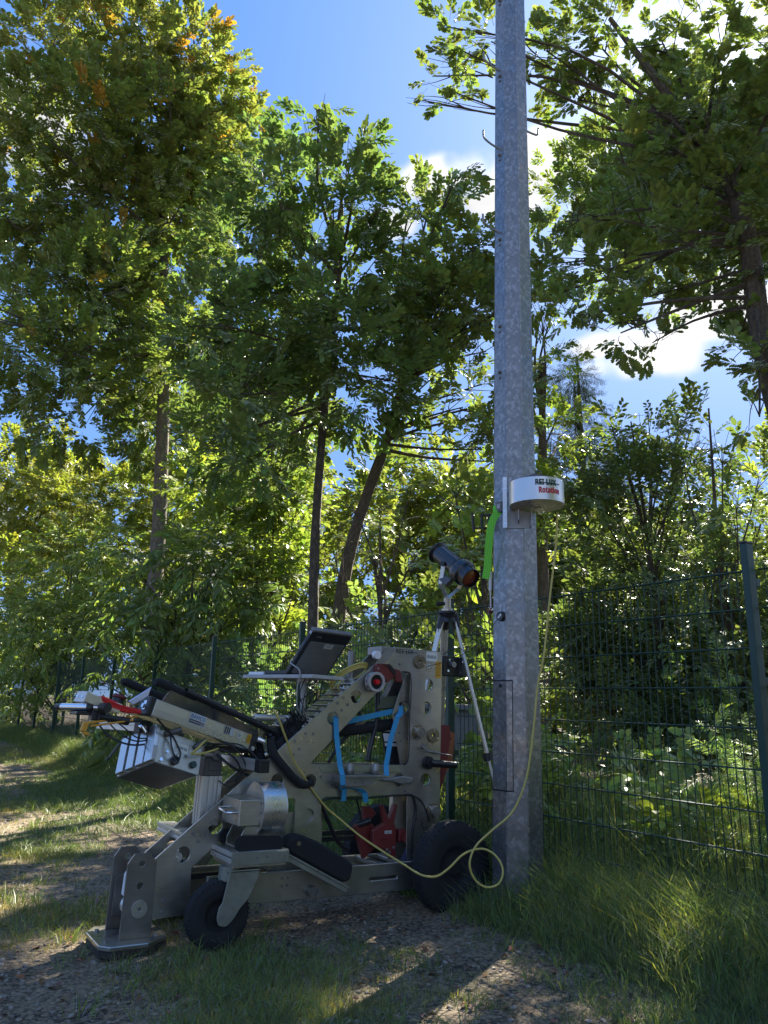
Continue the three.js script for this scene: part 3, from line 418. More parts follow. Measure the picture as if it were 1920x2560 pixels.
function scatter(name, label, geos, mat, n, seed, pick) {
  const r = mulberry(seed), lists = geos.map(() => []), q = new THREE.Quaternion(), e = new THREE.Euler();
  for (let i = 0; i < n; i++) { const s = pick(r); if (!s) continue; lists[Math.floor(r() * geos.length)].push([new THREE.Matrix4().compose(V(s[0], s[3] ?? gh(s[0], s[1]), s[1]), q.setFromEuler(e.set((r() - 0.5) * (s[5] ?? 0.3), r() * 6.283, (r() - 0.5) * (s[5] ?? 0.3))), V(s[2], s[2] * (s[6] ?? 1), s[2])), s[4]]); }
  geos.forEach((g, i) => { if (!lists[i].length) return; const im = new THREE.InstancedMesh(g, mat, lists[i].length); im.name = numbered(name); im.castShadow = im.receiveShadow = true; const c = new THREE.Color(); lists[i].forEach(([m, t], k) => { im.setMatrixAt(k, m); const b = 0.8 + 0.4 * r(); im.setColorAt(k, t ? c.setRGB(t[0] * b, t[1] * b, t[2] * b) : c.setRGB(b, b, b)); }); tag(im, label[i] ?? label[0], name.split('_').pop(), null, 'stuff'); scene.add(im); });
}
const SHORT = [tuft(1, 16, 0.035, 0.0028, 0.05, 0.9), tuft(2, 14, 0.05, 0.003, 0.045, 0.8)];
const MID = [tuft(3, 16, 0.11, 0.005, 0.06, 0.9)], TALL = [tuft(4, 13, 0.28, 0.0075, 0.09, 0.95), tuft(5, 10, 0.42, 0.0085, 0.10, 0.8)];
const STRAW = [tuft(6, 5, 0.75, 0.0035, 0.06, 0.35)];
const dryTint = (x, z) => { const d = sstep(0.42, 0.68, fbm2(x * 0.9 + 5, z * 0.9, 3)); return [lerp(0.85, 1.75, d), lerp(0.95, 1.25, d), lerp(0.8, 1.1, d)]; };
scatter('track_grass', ['short trodden grass growing over the gravel track', 'slightly longer grass in patches on the gravel track'], SHORT, BLADE, 60000, 101, r => { const z = -1.6 - 14 * Math.pow(r(), 1.5), x = -0.4 + 3.7 * r(), g = grassy(x, z); return r() < g * g * 1.1 ? [x, z, 0.7 + 0.9 * r() * g, undefined, dryTint(x, z)] : null; });
scatter('far_grass', ['mown grass on the sunny far part of the track'], MID, BLADE, 9000, 102, r => { const z = -14 - 30 * r() * r(), x = -0.5 + 4.1 * r(), g = grassy(x, z); return r() < g ? [x, z, 0.6 + 0.5 * r(), undefined, dryTint(x, z)] : null; });
scatter('patch_grass', ['medium tufts of grass in front of the caster wheel and along the track edge'], MID, BLADE, 9000, 103, r => { const z = -1.8 - 12 * r(), x = 0.8 + 2.4 * r(); const g = grassy(x, z) * (0.25 + sstep(2.6, 3.1, x)) + 0.9 * Math.exp(-(((x - 1.6) / 0.4) ** 2) - (((z + 3.45) / 0.4) ** 2)); return r() < g * 0.8 ? [x, z, 0.5 + 0.7 * r(), undefined, [0.85, 0.95, 0.8]] : null; });
scatter('verge_grass', ['long lush grass on the verge round the mast foot', 'tallest grass blades along the fence line'], TALL, BLADE, 24000, 104, r => { const z = -0.8 - 26 * Math.pow(r(), 1.7), x = 2.95 + 0.95 * Math.pow(r(), 0.8), k = sstep(2.9, 3.5, x + 0.25 * (fbm2(z * 2, 4, 2) - 0.5)); return r() < k && Math.hypot(x - 3.42, z + 3.735) > 0.17 && !(x < 3.45 && z < -3.85 && z > -4.95) ? [x, z, (0.38 + 0.55 * r()) * (0.5 + 0.5 * k), undefined, r() < 0.12 ? [1.9, 1.5, 1.2] : [0.75 + 0.4 * r(), 0.85 + 0.3 * r(), 0.85]] : null; });
scatter('meadow_grass', ['long grass growing wild behind the fence', 'seeding meadow grass behind the fence'], TALL, BLADE, 14000, 105, r => { const z = -0.5 - 24 * Math.pow(r(), 1.6), x = 3.85 + 3.6 * r(); return [x, z, 0.7 + 0.6 * r(), undefined, [1.15, 1.1, 0.8]]; });
scatter('dry_stalks', ['dry straw coloured seed stalks behind the fence'], STRAW, BLADE, 900, 106, r => { const z = -1.5 - 9 * r(), x = 3.85 + 2.2 * r(); return [x, z, 0.7 + 0.5 * r(), undefined, [2.3, 1.6, 1.5]]; });
const stone = s => { const g = new THREE.IcosahedronGeometry(1, 1), p = g.attributes.position, r = mulberry(s), k = [0.8 + 0.5 * r(), 0.45 + 0.3 * r(), 0.8 + 0.5 * r()]; for (let i = 0; i < p.count; i++) { const n = 0.75 + 0.5 * noise3(p.getX(i) * 1.3 + s, p.getY(i) * 1.3, p.getZ(i) * 1.3); p.setXYZ(i, p.getX(i) * n * k[0], p.getY(i) * n * k[1], p.getZ(i) * n * k[2]); } g.computeVertexNormals(); return g; };
const STONE = std({ color: rgb(0.20, 0.175, 0.145), roughness: 0.9 });
scatter('gravel_pebbles', ['grey pebbles of the gravel track', 'brownish pebbles of the gravel track', 'pale pebbles of the gravel track'], [stone(1), stone(2), stone(3)], STONE, 24000, 107, r => { const z = -1.7 - 11 * Math.pow(r(), 1.7), x = -0.3 + 3.5 * r(), g = grassy(x, z); if (r() < g * 1.15) return null; const s = 0.0035 + 0.010 * Math.pow(r(), 4); return [x, z, s, gh(x, z) + s * 0.2, r() < 0.5 ? [1, 0.95, 0.85] : (q => [q, q * 0.97, q * 0.93])(0.8 + 0.6 * r()), 0.8]; });
const LITTER = std({ color: rgb(0.13, 0.085, 0.05), roughness: 0.9, side: THREE.DoubleSide });
{ const g = new THREE.BufferGeometry(); g.setAttribute('position', new THREE.Float32BufferAttribute(leafShape(OAK_FAR, 1, 0.5), 3)); g.computeVertexNormals(); scatter('fallen_leaves', ['small brown oak leaves lying on the track'], [g], LITTER, 900, 108, r => { const z = -1.8 - 9 * r() * r(), x = 3.5 * r(); return [x, z, 0.025 + 0.03 * r(), gh(x, z) + 0.012, [0.7 + r(), 0.7 + 0.7 * r(), 0.7 + r() * 0.6], 0.7]; }); }
// weeds behind the fence, each a plant of its own
function weed(name, label, group, x, z, h, kind, n, size, tint, seed) {
  const y0 = gh(x, z), t = thing(name, label, 'plant', [x, y0, z], group), r = mulberry(seed), st = [], lobes = [];
  for (let i = 0; i < n; i++) { const a = r() * 6.283, d = 0.16 * h * r(), tx = x + Math.cos(a) * d * 1.6, tz = z + Math.sin(a) * d * 1.6, H = h * (0.65 + 0.4 * r()); st.push(limb([[x + Math.cos(a) * d * 0.3, y0 - 0.02, z + Math.sin(a) * d * 0.3], [lerp(x, tx, 0.5), y0 + H * 0.5, lerp(z, tz, 0.5)], [tx, y0 + H, tz]], [0.006, 0.004, 0.002], 5, 4, i, 0)); for (let k = 2; k <= 6; k++) lobes.push([lerp(x, tx, k / 6), y0 + H * k / 6, lerp(z, tz, k / 6), 0.07 + 0.08 * h]); }
  add('stem', st, M.stem, t, { keepUV: true });
  foliage(t, lobes, { kind, dens: 34, size, gap: 0, seed, tint, lift: 0.3, min: 1, clear: 0 });
}
M.stem = std({ color: rgb(0.10, 0.13, 0.05), roughness: 0.8 });
const wr = mulberry(300);
for (let i = 0; i < 6; i++) weed('mugwort_plant', 'feathery grey green weed behind the wire fence near its corner post', 'feathery weeds behind the fence', 4.15 + 0.5 * wr(), -2.15 - 0.95 * wr(), 1.05 + 0.3 * wr(), 'needle', 4, 0.5, () => [1.6, 1.7, 1.9], 310 + i);
for (let i = 0; i < 16; i++) weed('bramble_plant', 'broad leaved yellow green weed in the sunny grass behind the fence', 'broad leaved weeds behind the fence', 4.05 + 1.5 * wr(), -2.4 - 3.6 * wr(), 0.45 + 0.35 * wr(), 'ovalBig', 3, 0.75, fresh, 330 + i);
for (let i = 0; i < 7; i++) weed('sapling', 'thin sapling with light leaves close behind the fence beside the tripod', 'saplings behind the tripod', 4.1 + 0.5 * wr(), -4.7 - 2.2 * wr(), 1.1 + 0.6 * wr(), 'ovalBig', 3, 0.8, fresh, 360 + i);

// ---------------------------------------------------------------- fence: green double rod mats between posts
{
  const Z0 = -2.275, STEP = 2.51, TOP = 1.97;
  const vrod = new THREE.CylinderGeometry(0.003, 0.003, 1.83, 6, 1, true), hrod = new THREE.CylinderGeometry(0.004, 0.004, STEP - 0.05, 6, 1, true).rotateX(Math.PI / 2);
  const mk = (geo, name, parent, x, y, z) => { const m = new THREE.Mesh(geo, M.fence); m.name = name; m.position.set(x, y, z); m.castShadow = m.receiveShadow = true; parent.add(m); };
  const fence = thing('wire_fence', 'long dark green welded wire fence along the grassy track', 'fence', [0, 0, 0]);
  for (let k = -1; k < 17; k++) {
    const za = Z0 - STEP * k, zc = za - STEP / 2, y0 = TOP - 1.83;
    const near = k < 4;
    const p = new THREE.Group(); p.name = 'panel'; p.position.set(0, y0, zc); p.off = V(0, y0, zc); fence.add(p);
    const nv = 49;
    if (near) {
      for (let i = 0; i < nv; i++) mk(vrod, 'vertical_rod', p, FENCE_X, 0.915, (i - (nv - 1) / 2) * 0.05);
      for (let i = 0; i < 10; i++) for (const s of [-1, 1]) mk(hrod, 'horizontal_rod', p, FENCE_X + s * 0.0072, 1.80 - 0.2 * i, 0);
    } else {
      const gs = []; for (let i = 0; i < nv; i++) gs.push(vrod.clone().translate(FENCE_X, y0 + 0.915, zc + (i - (nv - 1) / 2) * 0.05)); for (let i = 0; i < 10; i++) for (const s of [-1, 1]) gs.push(hrod.clone().translate(FENCE_X + s * 0.0072, y0 + 1.80 - 0.2 * i, zc));
      add('rod_mat', gs, M.fence, p, { kind: 'stuff' });
    }
    const t = k === -1 ? 2.07 : 2.02;
    const po = add('post', bx(FENCE_X - 0.085, FENCE_X - 0.025, 0, t, za - STEP - 0.02, za - STEP + 0.02, 0.004), M.fence, fence);
    add('cap', bx(FENCE_X - 0.087, FENCE_X - 0.023, t, t + 0.012, za - STEP - 0.022, za - STEP + 0.022, 0.004), M.black, po);
    if (near) for (let i = 0; i < 4; i++) add('clip', bx(FENCE_X - 0.024, FENCE_X + 0.014, 0.35 + 0.5 * i, 0.39 + 0.5 * i, za - STEP - 0.018, za - STEP + 0.018, 0.003), M.fence, po);
  }
}
// a low wall and a heap of clay soil behind the fence
tag(add('low_wall', [bx(5.6, 5.8, 0.1, 1.15, -8.2, -6.7, 0.01), bx(5.55, 5.85, 1.15, 1.21, -8.25, -6.65, 0.01)], std({ color: rgb(0.27, 0.25, 0.23), roughness: 0.9, map: again(smudge, 0.8) }), null), 'low grey wall half hidden by leaves behind the tripod', 'wall');
{ const g = new THREE.SphereGeometry(1, 28, 14, 0, Math.PI * 2, 0, Math.PI / 2), p = g.attributes.position; for (let i = 0; i < p.count; i++) { const n = 0.8 + 0.4 * fbm3(p.getX(i) * 3, p.getY(i) * 3, p.getZ(i) * 3, 3); p.setXYZ(i, 7.0 + p.getX(i) * 0.75 * n, 0.1 + p.getY(i) * 0.42 * n, -7.4 + p.getZ(i) * 0.6 * n); } g.computeVertexNormals(); const o = add('soil_heap', g, std({ color: rgb(0.42, 0.22, 0.12), roughness: 0.95, map: again(smudge, 0.3), bumpMap: again(grain, 0.2), bumpScale: 0.03 }), null); tag(o, 'small heap of orange clay soil behind the fence', 'soil heap'); }

// ---------------------------------------------------------------- mast: galvanised octagonal pole
const flake = tex(512, (x, y) => { let best = 9, id = 0; const p = 30; const wx = x + 0.02 * (perF(x, y, 8, 5, 3) - 0.5), wy = y + 0.02 * (perF(x, y, 8, 6, 3) - 0.5); const X = wx * p, Y = wy * p, xi = Math.floor(X), yi = Math.floor(Y); for (let b = -1; b <= 1; b++) for (let a = -1; a <= 1; a++) { const i = mod(xi + a, p), j = mod(yi + b, p), d = Math.hypot(xi + a + hash3(i, j, 2) - X, (yi + b + hash3(i, j, 3) - Y)); if (d < best) { best = d; id = hash3(i, j, 4); } } const f = perF(x, y, 40, 13, 3); return 0.66 + 0.20 * (id - 0.5) + (id > 0.72 && f > 0.42 ? 0.16 : 0) + 0.18 * (f - 0.5); }, 0.6);
M.galv = std({ color: rgb(0.36, 0.355, 0.35), metalness: 0.7, roughness: 0.5, map: flake, roughnessMap: rough });
const FACE = Math.atan2(-3.42, 3.72);                   // the middle face looks towards (-3.42, 3.72)
const mastAt = y => ({ x: 3.42, z: -3.741 + 0.0205 * y, r: 0.152 - 0.0066 * y });          // centre line and half width across flats
{
  const mast = thing('lamp_mast', 'tall galvanised octagonal steel mast standing in the grass by the fence', 'mast', [3.42, 0, -3.741]);
  const pos = [], uv = [], ys = []; for (let y = -0.3; y <= 9.01; y += 0.31) ys.push(y);
  const ring = (y, k = 1.0824) => { const m = mastAt(y), o = []; for (let i = 0; i < 8; i++) for (const s of [-1, 1]) { const a = FACE + (i + 0.5) * Math.PI / 4 + s * 0.035; o.push([m.x + Math.sin(a) * m.r * k * 0.995, y, m.z + Math.cos(a) * m.r * k * 0.995]); } return o; };
  const nor = [];
  for (let j = 0; j + 1 < ys.length; j++) {
    const A = ring(ys[j]), B = ring(ys[j + 1]);
    for (let i = 0; i < 16; i++) { const n = (i + 1) % 16, q = [A[i], A[n], B[n], A[i], B[n], B[i]]; const a = V3(A[i]), nn = V3(A[n]).sub(a).cross(V3(B[i]).sub(a)).normalize(); for (const p of q) { pos.push(...p); nor.push(nn.x, nn.y, nn.z); const w = (i >> 1) * 0.13 + (i & 1 ? 0.012 : 0); uv.push(p === A[i] || p === B[i] ? w : w + (i & 1 ? 0.115 : 0.012), p[1]); } }
  }
  const g = new THREE.BufferGeometry(); g.setAttribute('position', new THREE.Float32BufferAttribute(pos, 3)); g.setAttribute('normal', new THREE.Float32BufferAttribute(nor, 3)); g.setAttribute('uv', new THREE.Float32BufferAttribute(uv, 2));
  add('shaft', g, M.galv, mast, { keepUV: true });
  add('top_cap', cyl([3.42, 9.0, -3.556], [3.42, 9.03, -3.556], 0.11, 0.1, 8), M.galv, mast);
  // a point on face i (0 looks at the viewer, -1 is the next to its left), a metres along it, b metres proud
  const onFace = (i, y, a, b) => { const m = mastAt(y), t = FACE + i * Math.PI / 4; return [m.x + Math.sin(t) * (m.r + b) + Math.cos(t) * a, y, m.z + Math.cos(t) * (m.r + b) - Math.sin(t) * a]; };
  const dirs = i => { const t = FACE + i * Math.PI / 4; return { n: [Math.sin(t), 0, Math.cos(t)], s: [Math.cos(t), 0, -Math.sin(t)] }; };
  const slab = (i, y0, y1, a0, a1, b0, b1) => { const P = (y, a, b) => onFace(i, y, a, b), c = [[y0, a0, b0], [y0, a1, b0], [y1, a1, b0], [y1, a0, b0], [y0, a0, b1], [y0, a1, b1], [y1, a1, b1], [y1, a0, b1]].map(q => P(...q)), f = [[4, 5, 6, 7], [1, 0, 3, 2], [0, 4, 7, 3], [5, 1, 2, 6], [7, 6, 2, 3], [0, 1, 5, 4]], p = []; for (const [a, b, d, e] of f) p.push(...c[a], ...c[b], ...c[d], ...c[a], ...c[d], ...c[e]); const gg = new THREE.BufferGeometry(); gg.setAttribute('position', new THREE.Float32BufferAttribute(p, 3)); gg.computeVertexNormals(); return gg; };
  // inspection door wrapped over two faces, the shadow gap round it painted as a black strip
  const door = add('inspection_door', [slab(-1, 0.735, 1.372, -0.052, 0.0625, 0.0005, 0.006), slab(0, 0.735, 1.372, -0.0605, -0.026, 0.0005, 0.006)], M.galv, mast);
  add('door_gap_shade', [slab(-1, 0.727, 1.380, -0.055, 0.0627, 0.0002, 0.002), slab(0, 0.727, 1.380, -0.0607, -0.021, 0.0002, 0.002)], M.blackMatt, mast);
  add('door_lock', [cyl(onFace(-1, 1.345, 0.012, 0.004), onFace(-1, 1.345, 0.012, 0.010), 0.012, 0.012, 16), cyl(onFace(-1, 1.345, 0.012, 0.010), onFace(-1, 1.345, 0.012, 0.012), 0.006, 0.006, 6)], M.black, door);
  const hook = pts => add('step_iron', tube(pts, 0.0075, 24, 8), M.steel, mast);
  const sd = dirs(-1);
  for (const y of [4.50, 5.19, 5.87, 6.55, 7.2]) { const a = onFace(-1, y, -0.01, -0.01), b = onFace(-1, y + 0.035, -0.035, 0.075), c = onFace(-1, y + 0.065, -0.045, 0.115), d = onFace(-1, y + 0.12, -0.045, 0.122); hook([a, b, c, d]); }
  for (const y of [5.40, 6.08, 6.75]) { const a = onFace(2, y, 0.02, -0.01), b = onFace(2, y - 0.03, 0.03, 0.05), c = onFace(2, y - 0.035, 0.035, 0.075), d = onFace(2, y + 0.02, 0.035, 0.085); hook([a, b, c, d]); }
  for (const y of [3.43, 3.77, 4.44, 5.13, 5.81, 6.5]) add('bolt', [cyl(onFace(-1, y, 0.0, -0.005), onFace(-1, y, 0.0, 0.012), 0.013, 0.013, 6), cyl(onFace(-1, y, 0, 0.012), onFace(-1, y, 0, 0.018), 0.008, 0.008, 12), cyl(onFace(-1, y - 0.04, 0.0, -0.005), onFace(-1, y - 0.04, 0, 0.010), 0.010, 0.010, 6)], M.steel, mast);

  // sensor drum in its bracket, strapped to the mast
  const D = [3.369, 2.528, -3.432], h = 0.075, rr = 0.172;
  const dr = thing('rotation_sensor', 'round aluminium sensor drum with green and red lettering strapped to the mast', 'sensor', [D[0], 2.3, D[2]]);
  const drum = add('drum', lathe([[0, -h], [rr - 0.004, -h], [rr, -h + 0.004], [rr, h - 0.003], [rr - 0.003, h], [rr - 0.012, h], [rr - 0.014, h - 0.004], [0, h - 0.004]], 72).translate(...D), M.drum, dr, { keepUV: true });
  // lettering wraps round the drum, towards the track
  const az = Math.atan2(-D[0], -D[2]) + 0.20, arc = 1.5, patch = new THREE.CylinderGeometry(rr + 0.0008, rr + 0.0008, 0.104, 40, 1, true, az - arc / 2, arc).translate(D[0], D[1] + 0.012, D[2]);
  print('lettering', arc * rr, 0.104, 1024, (c, w, hh) => { c.clearRect(0, 0, w, hh); c.fillStyle = c.strokeStyle = '#0d342e'; c.lineWidth = hh * 0.035; c.font = `bold ${hh * 0.46}px sans-serif`; c.textBaseline = 'middle'; for (const f of ['fillText', 'strokeText']) { c[f]('REI', w * 0.34, hh * 0.26, w * 0.22); c[f]('LUX', w * 0.60, hh * 0.26, w * 0.28); } c.fillRect(w * 0.40, hh * 0.27, w * 0.60, hh * 0.07); c.fillStyle = c.strokeStyle = '#b01824'; c.font = `bold ${hh * 0.48}px sans-serif`; c.fillText('Rotation', w * 0.42, hh * 0.74, w * 0.57); c.strokeText('Rotation', w * 0.42, hh * 0.74, w * 0.57); }, drum, null, { geometry: patch, cut: true });
  const f0 = dirs(0), Mx = (y, a, b) => onFace(0, y, a, b);
  add('bracket', [slab(0, 2.325, 2.66, -0.052, -0.048, 0.004, 0.06), slab(0, 2.33, 2.44, -0.05, 0.10, 0.004, 0.012), slab(0, 2.33, 2.44, 0.10, 0.106, 0.004, 0.08), slab(0, 2.36, 2.43, 0.02, 0.026, 0.012, 0.13)], M.steel, dr);
  add('flange', [slab(0, 2.325, 2.66, -0.075, -0.048, 0.058, 0.062)], M.aluBright, dr);
  for (const y of [2.35, 2.43, 2.58, 2.64]) add('rivet', cyl(Mx(y, -0.062, 0.061), Mx(y, -0.062, 0.066), 0.006, 0.005, 10), M.chrome, dr);
  add('lid_box', [bx(D[0] - 0.035, D[0] + 0.06, D[1] + h - 0.004, D[1] + h + 0.055, D[2] - 0.06, D[2] + 0.03, 0.003), tube([[D[0] + 0.01, D[1] + h + 0.05, D[2] - 0.01], [D[0] + 0.01, D[1] + h + 0.08, D[2]], [D[0] + 0.02, D[1] + h + 0.08, D[2] + 0.02], [D[0] + 0.02, D[1] + h + 0.05, D[2] + 0.03]], 0.004, 16, 6)], M.greyPlate, dr);
  add('cable_eye', new THREE.TorusGeometry(0.03, 0.005, 8, 24).rotateX(Math.PI / 2).translate(D[0] + 0.0, D[1] - h - 0.003, D[2]), M.aluBright, dr);

  // green webbing round the mast and its loose end
  const st = thing('green_strap', 'bright green lashing strap round the mast with its end hanging free', 'strap', [3.24, 2.0, -3.7]);
  const loop = []; for (let i = -5; i <= 0; i++) loop.push(onFace(i / 1, 2.478, 0, 0.004));
  const wrap = []; for (let i = 1; i <= 7; i++) { wrap.push(slab(i, 2.452, 2.504, -0.060, 0.060, 0.0015, 0.0045)); }
  wrap.push(slab(0, 2.455, 2.507, -0.058, -0.045, 0.0015, 0.0045));
  add('band', wrap, M.greenStrap, st);
  const webT = tex(128, (x, y) => { const d = Math.hypot((x * 5) % 1 - 0.5, (y * 5) % 1 - 0.5); return d < 0.2 ? 0.25 : 0.95; }, 0.06);
  const webbing = std({ color: rgb(0.20, 0.72, 0.07), roughness: 0.8, map: webT });
  const tail = add('loose_end', ribbon([[3.262, 2.452, -3.672], [3.232, 2.40, -3.690], [3.222, 2.36, -3.700], [3.220, 2.30, -3.712], [3.226, 2.19, -3.738], [3.236, 2.09, -3.758], [3.232, 2.02, -3.775]], [0.84, 0, 0.54], 0.048, 0.003), webbing, st);
  add('buckle', [slab(-1, 2.445, 2.512, -0.005, 0.05, 0.005, 0.03)], M.greyPlate, st);
  add('strap_label', [slab(-1, 2.468, 2.500, 0.005, 0.035, 0.0305, 0.0315)], M.offWhite, st);
  add('ratchet', [cyl([3.152, 2.45, -3.806], [3.170, 2.33, -3.812], 0.010, 0.010, 10), cyl([3.205, 2.44, -3.774], [3.212, 2.345, -3.778], 0.008, 0.008, 10), cyl([3.245, 2.44, -3.748], [3.25, 2.35, -3.76], 0.008, 0.008, 10), cyl([3.205, 2.44, -3.774], [3.262, 2.44, -3.74], 0.007, 0.007, 8), cyl([3.165, 2.352, -3.81], [3.262, 2.352, -3.76], 0.007, 0.007, 8)], M.black, st);

  // magnet sensor and the red and white rod behind the mast edge
  const mg = thing('magnet_sensor', 'small black disc magnet with a paper label stuck to the mast', 'sensor', onFace(-1, 1.76, 0.02, 0));
  add('disc', cyl(onFace(-1, 1.772, 0.02, 0.001), onFace(-1, 1.772, 0.02, 0.022), 0.032, 0.029, 28), M.black, mg);
  { const d = dirs(-1), p = onFace(-1, 1.773, 0.02, 0.0228); print('paper_label', 0.036, 0.014, 128, (c, w, hh) => { c.fillStyle = '#d8d8d4'; c.fillRect(0, 0, w, hh); c.fillStyle = '#333'; c.fillRect(w * 0.15, hh * 0.3, w * 0.6, hh * 0.12); c.fillRect(w * 0.15, hh * 0.6, w * 0.45, hh * 0.12); }, mg, at(...p, [d.s[0] * 0.8, 0.6, d.s[2] * 0.8], [-d.s[0] * 0.6, 0.8, -d.s[2] * 0.6])); }
  add('lead', tube([onFace(-1, 1.76, 0.0, 0.015), onFace(-1, 1.70, -0.06, 0.02), [3.26, 1.62, -3.87], [3.15, 1.52, -3.98], [3.0, 1.46, -4.1]], 0.0022, 40, 5), M.black, mg);
  const rd = thing('marker_rod', 'thin white and red rod hanging beside the mast below the green strap', 'rod', [3.29, 1.8, -3.8]);
  add('sleeve', cyl([3.272, 2.07, -3.772], [3.288, 1.95, -3.795], 0.011, 0.011, 12), M.white, rd);
  add('rod', cyl([3.288, 1.95, -3.795], [3.306, 1.84, -3.812], 0.005, 0.005, 10), M.white, rd);
  add('red_band', cyl([3.304, 1.875, -3.810], [3.311, 1.835, -3.817], 0.0075, 0.0075, 12), M.redPlastic, rd);
  add('knob', [cyl([3.294, 1.815, -3.822], [3.315, 1.815, -3.815], 0.012, 0.012, 12), tube([[3.31, 1.835, -3.817], [3.318, 1.79, -3.83], [3.325, 1.76, -3.84]], 0.004, 10, 6)], M.maroon, rd);
}

// ---------------------------------------------------------------- spotlight on a tripod
{
  const tp = thing('tripod', 'aluminium survey tripod with black head standing before the fence', 'tripod', [3.42, 0, -4.42]);
  const H = [3.42, 1.84, -4.42];
  add('head', [cyl([3.414, 1.872, -4.413], [3.412, 1.884, -4.411], 0.062, 0.06, 24), cyl([3.418, 1.80, -4.418], [3.414, 1.872, -4.413], 0.075, 0.05, 6), cyl([3.418, 1.86, -4.418], [3.414, 1.873, -4.413], 0.072, 0.072, 24)], M.black, tp);
  add('stem', [cyl([3.412, 1.884, -4.411], [3.4, 1.968, -4.394], 0.028, 0.026, 20), cyl([3.412, 1.882, -4.411], [3.411, 1.894, -4.41], 0.042, 0.042, 20)], M.extruded, tp);
  add('knob', cyl([3.40, 1.93, -4.40], [3.33, 1.925, -4.43], 0.012, 0.018, 14), M.black, tp);
  const feet = [[3.02, 0.0, -4.66], [3.70, 0.13, -4.05], [3.63, 0.14, -4.86]], roots = [[3.375, 1.82, -4.425], [3.465, 1.82, -4.39], [3.43, 1.82, -4.46]];
  feet.forEach((f, i) => {
    const a = V3(roots[i]), b = V3(f), d = b.clone().sub(a), mid = a.clone().addScaledVector(d, 0.55), side = V(0, 0, 0).crossVectors(d, V(roots[i][0] - H[0], 0, roots[i][2] - H[2])).normalize().multiplyScalar(0.018);
    const l = add('leg', [cyl(a.clone().add(side), mid.clone().add(side), 0.011, 0.011, 12), cyl(a.clone().sub(side), mid.clone().sub(side), 0.011, 0.011, 12), cyl(a.clone().lerp(mid, 0.1), b, 0.010, 0.009, 12)], M.extruded, tp);
    add('clamp', [cyl(mid.clone().addScaledVector(d, -0.01), mid.clone().addScaledVector(d, 0.02), 0.034, 0.034, 12)], M.black, l);
    add('hinge', [cyl(a.clone().addScaledVector(d, -0.015), a.clone().addScaledVector(d, 0.04), 0.033, 0.028, 8)], M.black, l);
    add('foot', cyl(b.clone().addScaledVector(d, -0.03), b, 0.014, 0.003, 10), M.steel, l);
  });
  const sp = thing('spotlight', 'black theatre spotlight with red brown lens tilted down on the tripod', 'spotlight', [3.4, 1.965, -4.39]);
  const A = V(3.372, 2.312, -4.47), B = V(3.396, 2.076, -4.121), ax = B.clone().sub(A), L = ax.length(); ax.normalize();
  const spin = (profile, seg = 40) => { const g = lathe(profile, seg); g.applyQuaternion(new THREE.Quaternion().setFromUnitVectors(UPV, ax)); return g.translate(A.x, A.y, A.z); };
  const body = add('housing', [spin([[0, 0.005], [0.062, 0.005], [0.066, 0.012], [0.066, L * 0.60], [0.07, L * 0.62]]), spin([[0.082, 0], [0.084, 0.004], [0.082, 0.012], [0.066, 0.02]]), spin([[0.07, L * 0.60], [0.088, L * 0.66], [0.091, L * 0.72], [0.091, L * 0.82], [0.086, L * 0.85], [0.073, L * 0.86], [0.073, L], [0.070, L + 0.002], [0.067, L], [0.067, L - 0.03]])], M.blackGloss, sp, { keepUV: true });
  add('cap', spin([[0, 0.003], [0.08, 0.003], [0.082, 0.0]]), M.black, body);
  add('lens', spin([[0, L - 0.014], [0.03, L - 0.016], [0.066, L - 0.026]]), M.lensRed, sp);
  add('fin', [0, 1, 2, 3, 4].map(i => { const a = i * 0.5 + 0.6, n = V(Math.cos(a), Math.sin(a), 0).applyQuaternion(new THREE.Quaternion().setFromUnitVectors(V(0, 0, 1), ax)).multiplyScalar(0.067); return cyl(A.clone().addScaledVector(ax, 0.04).add(n), A.clone().addScaledVector(ax, L * 0.6).add(n), 0.003, 0.003, 6); }), M.blackGloss, body);
  add('yoke', [ribbon([[3.318, 2.205, -4.33], [3.310, 2.06, -4.36], [3.398, 1.965, -4.394], [3.478, 2.04, -4.36], [3.492, 2.19, -4.28]], [0.5, 0, 0.86], 0.03, 0.006)], M.extruded, sp);
  add('yoke_knob', [cyl([3.30, 2.20, -4.325], [3.33, 2.20, -4.335], 0.018, 0.018, 14)], M.black, sp);
  add('battery_box', bx(-0.05, 0.05, -0.03, 0.03, -0.02, 0.02, 0.004).applyQuaternion(new THREE.Quaternion().setFromUnitVectors(V(1, 0, 0), ax)).translate(3.335, 2.085, -4.33), M.greyPlate, sp);
  add('lead', tube([[3.45, 1.8, -4.38], [3.5, 1.62, -4.3], [3.42, 1.56, -4.2], [3.30, 1.6, -4.15], [3.2, 1.55, -4.2]], 0.0025, 30, 5), M.black, sp);
}

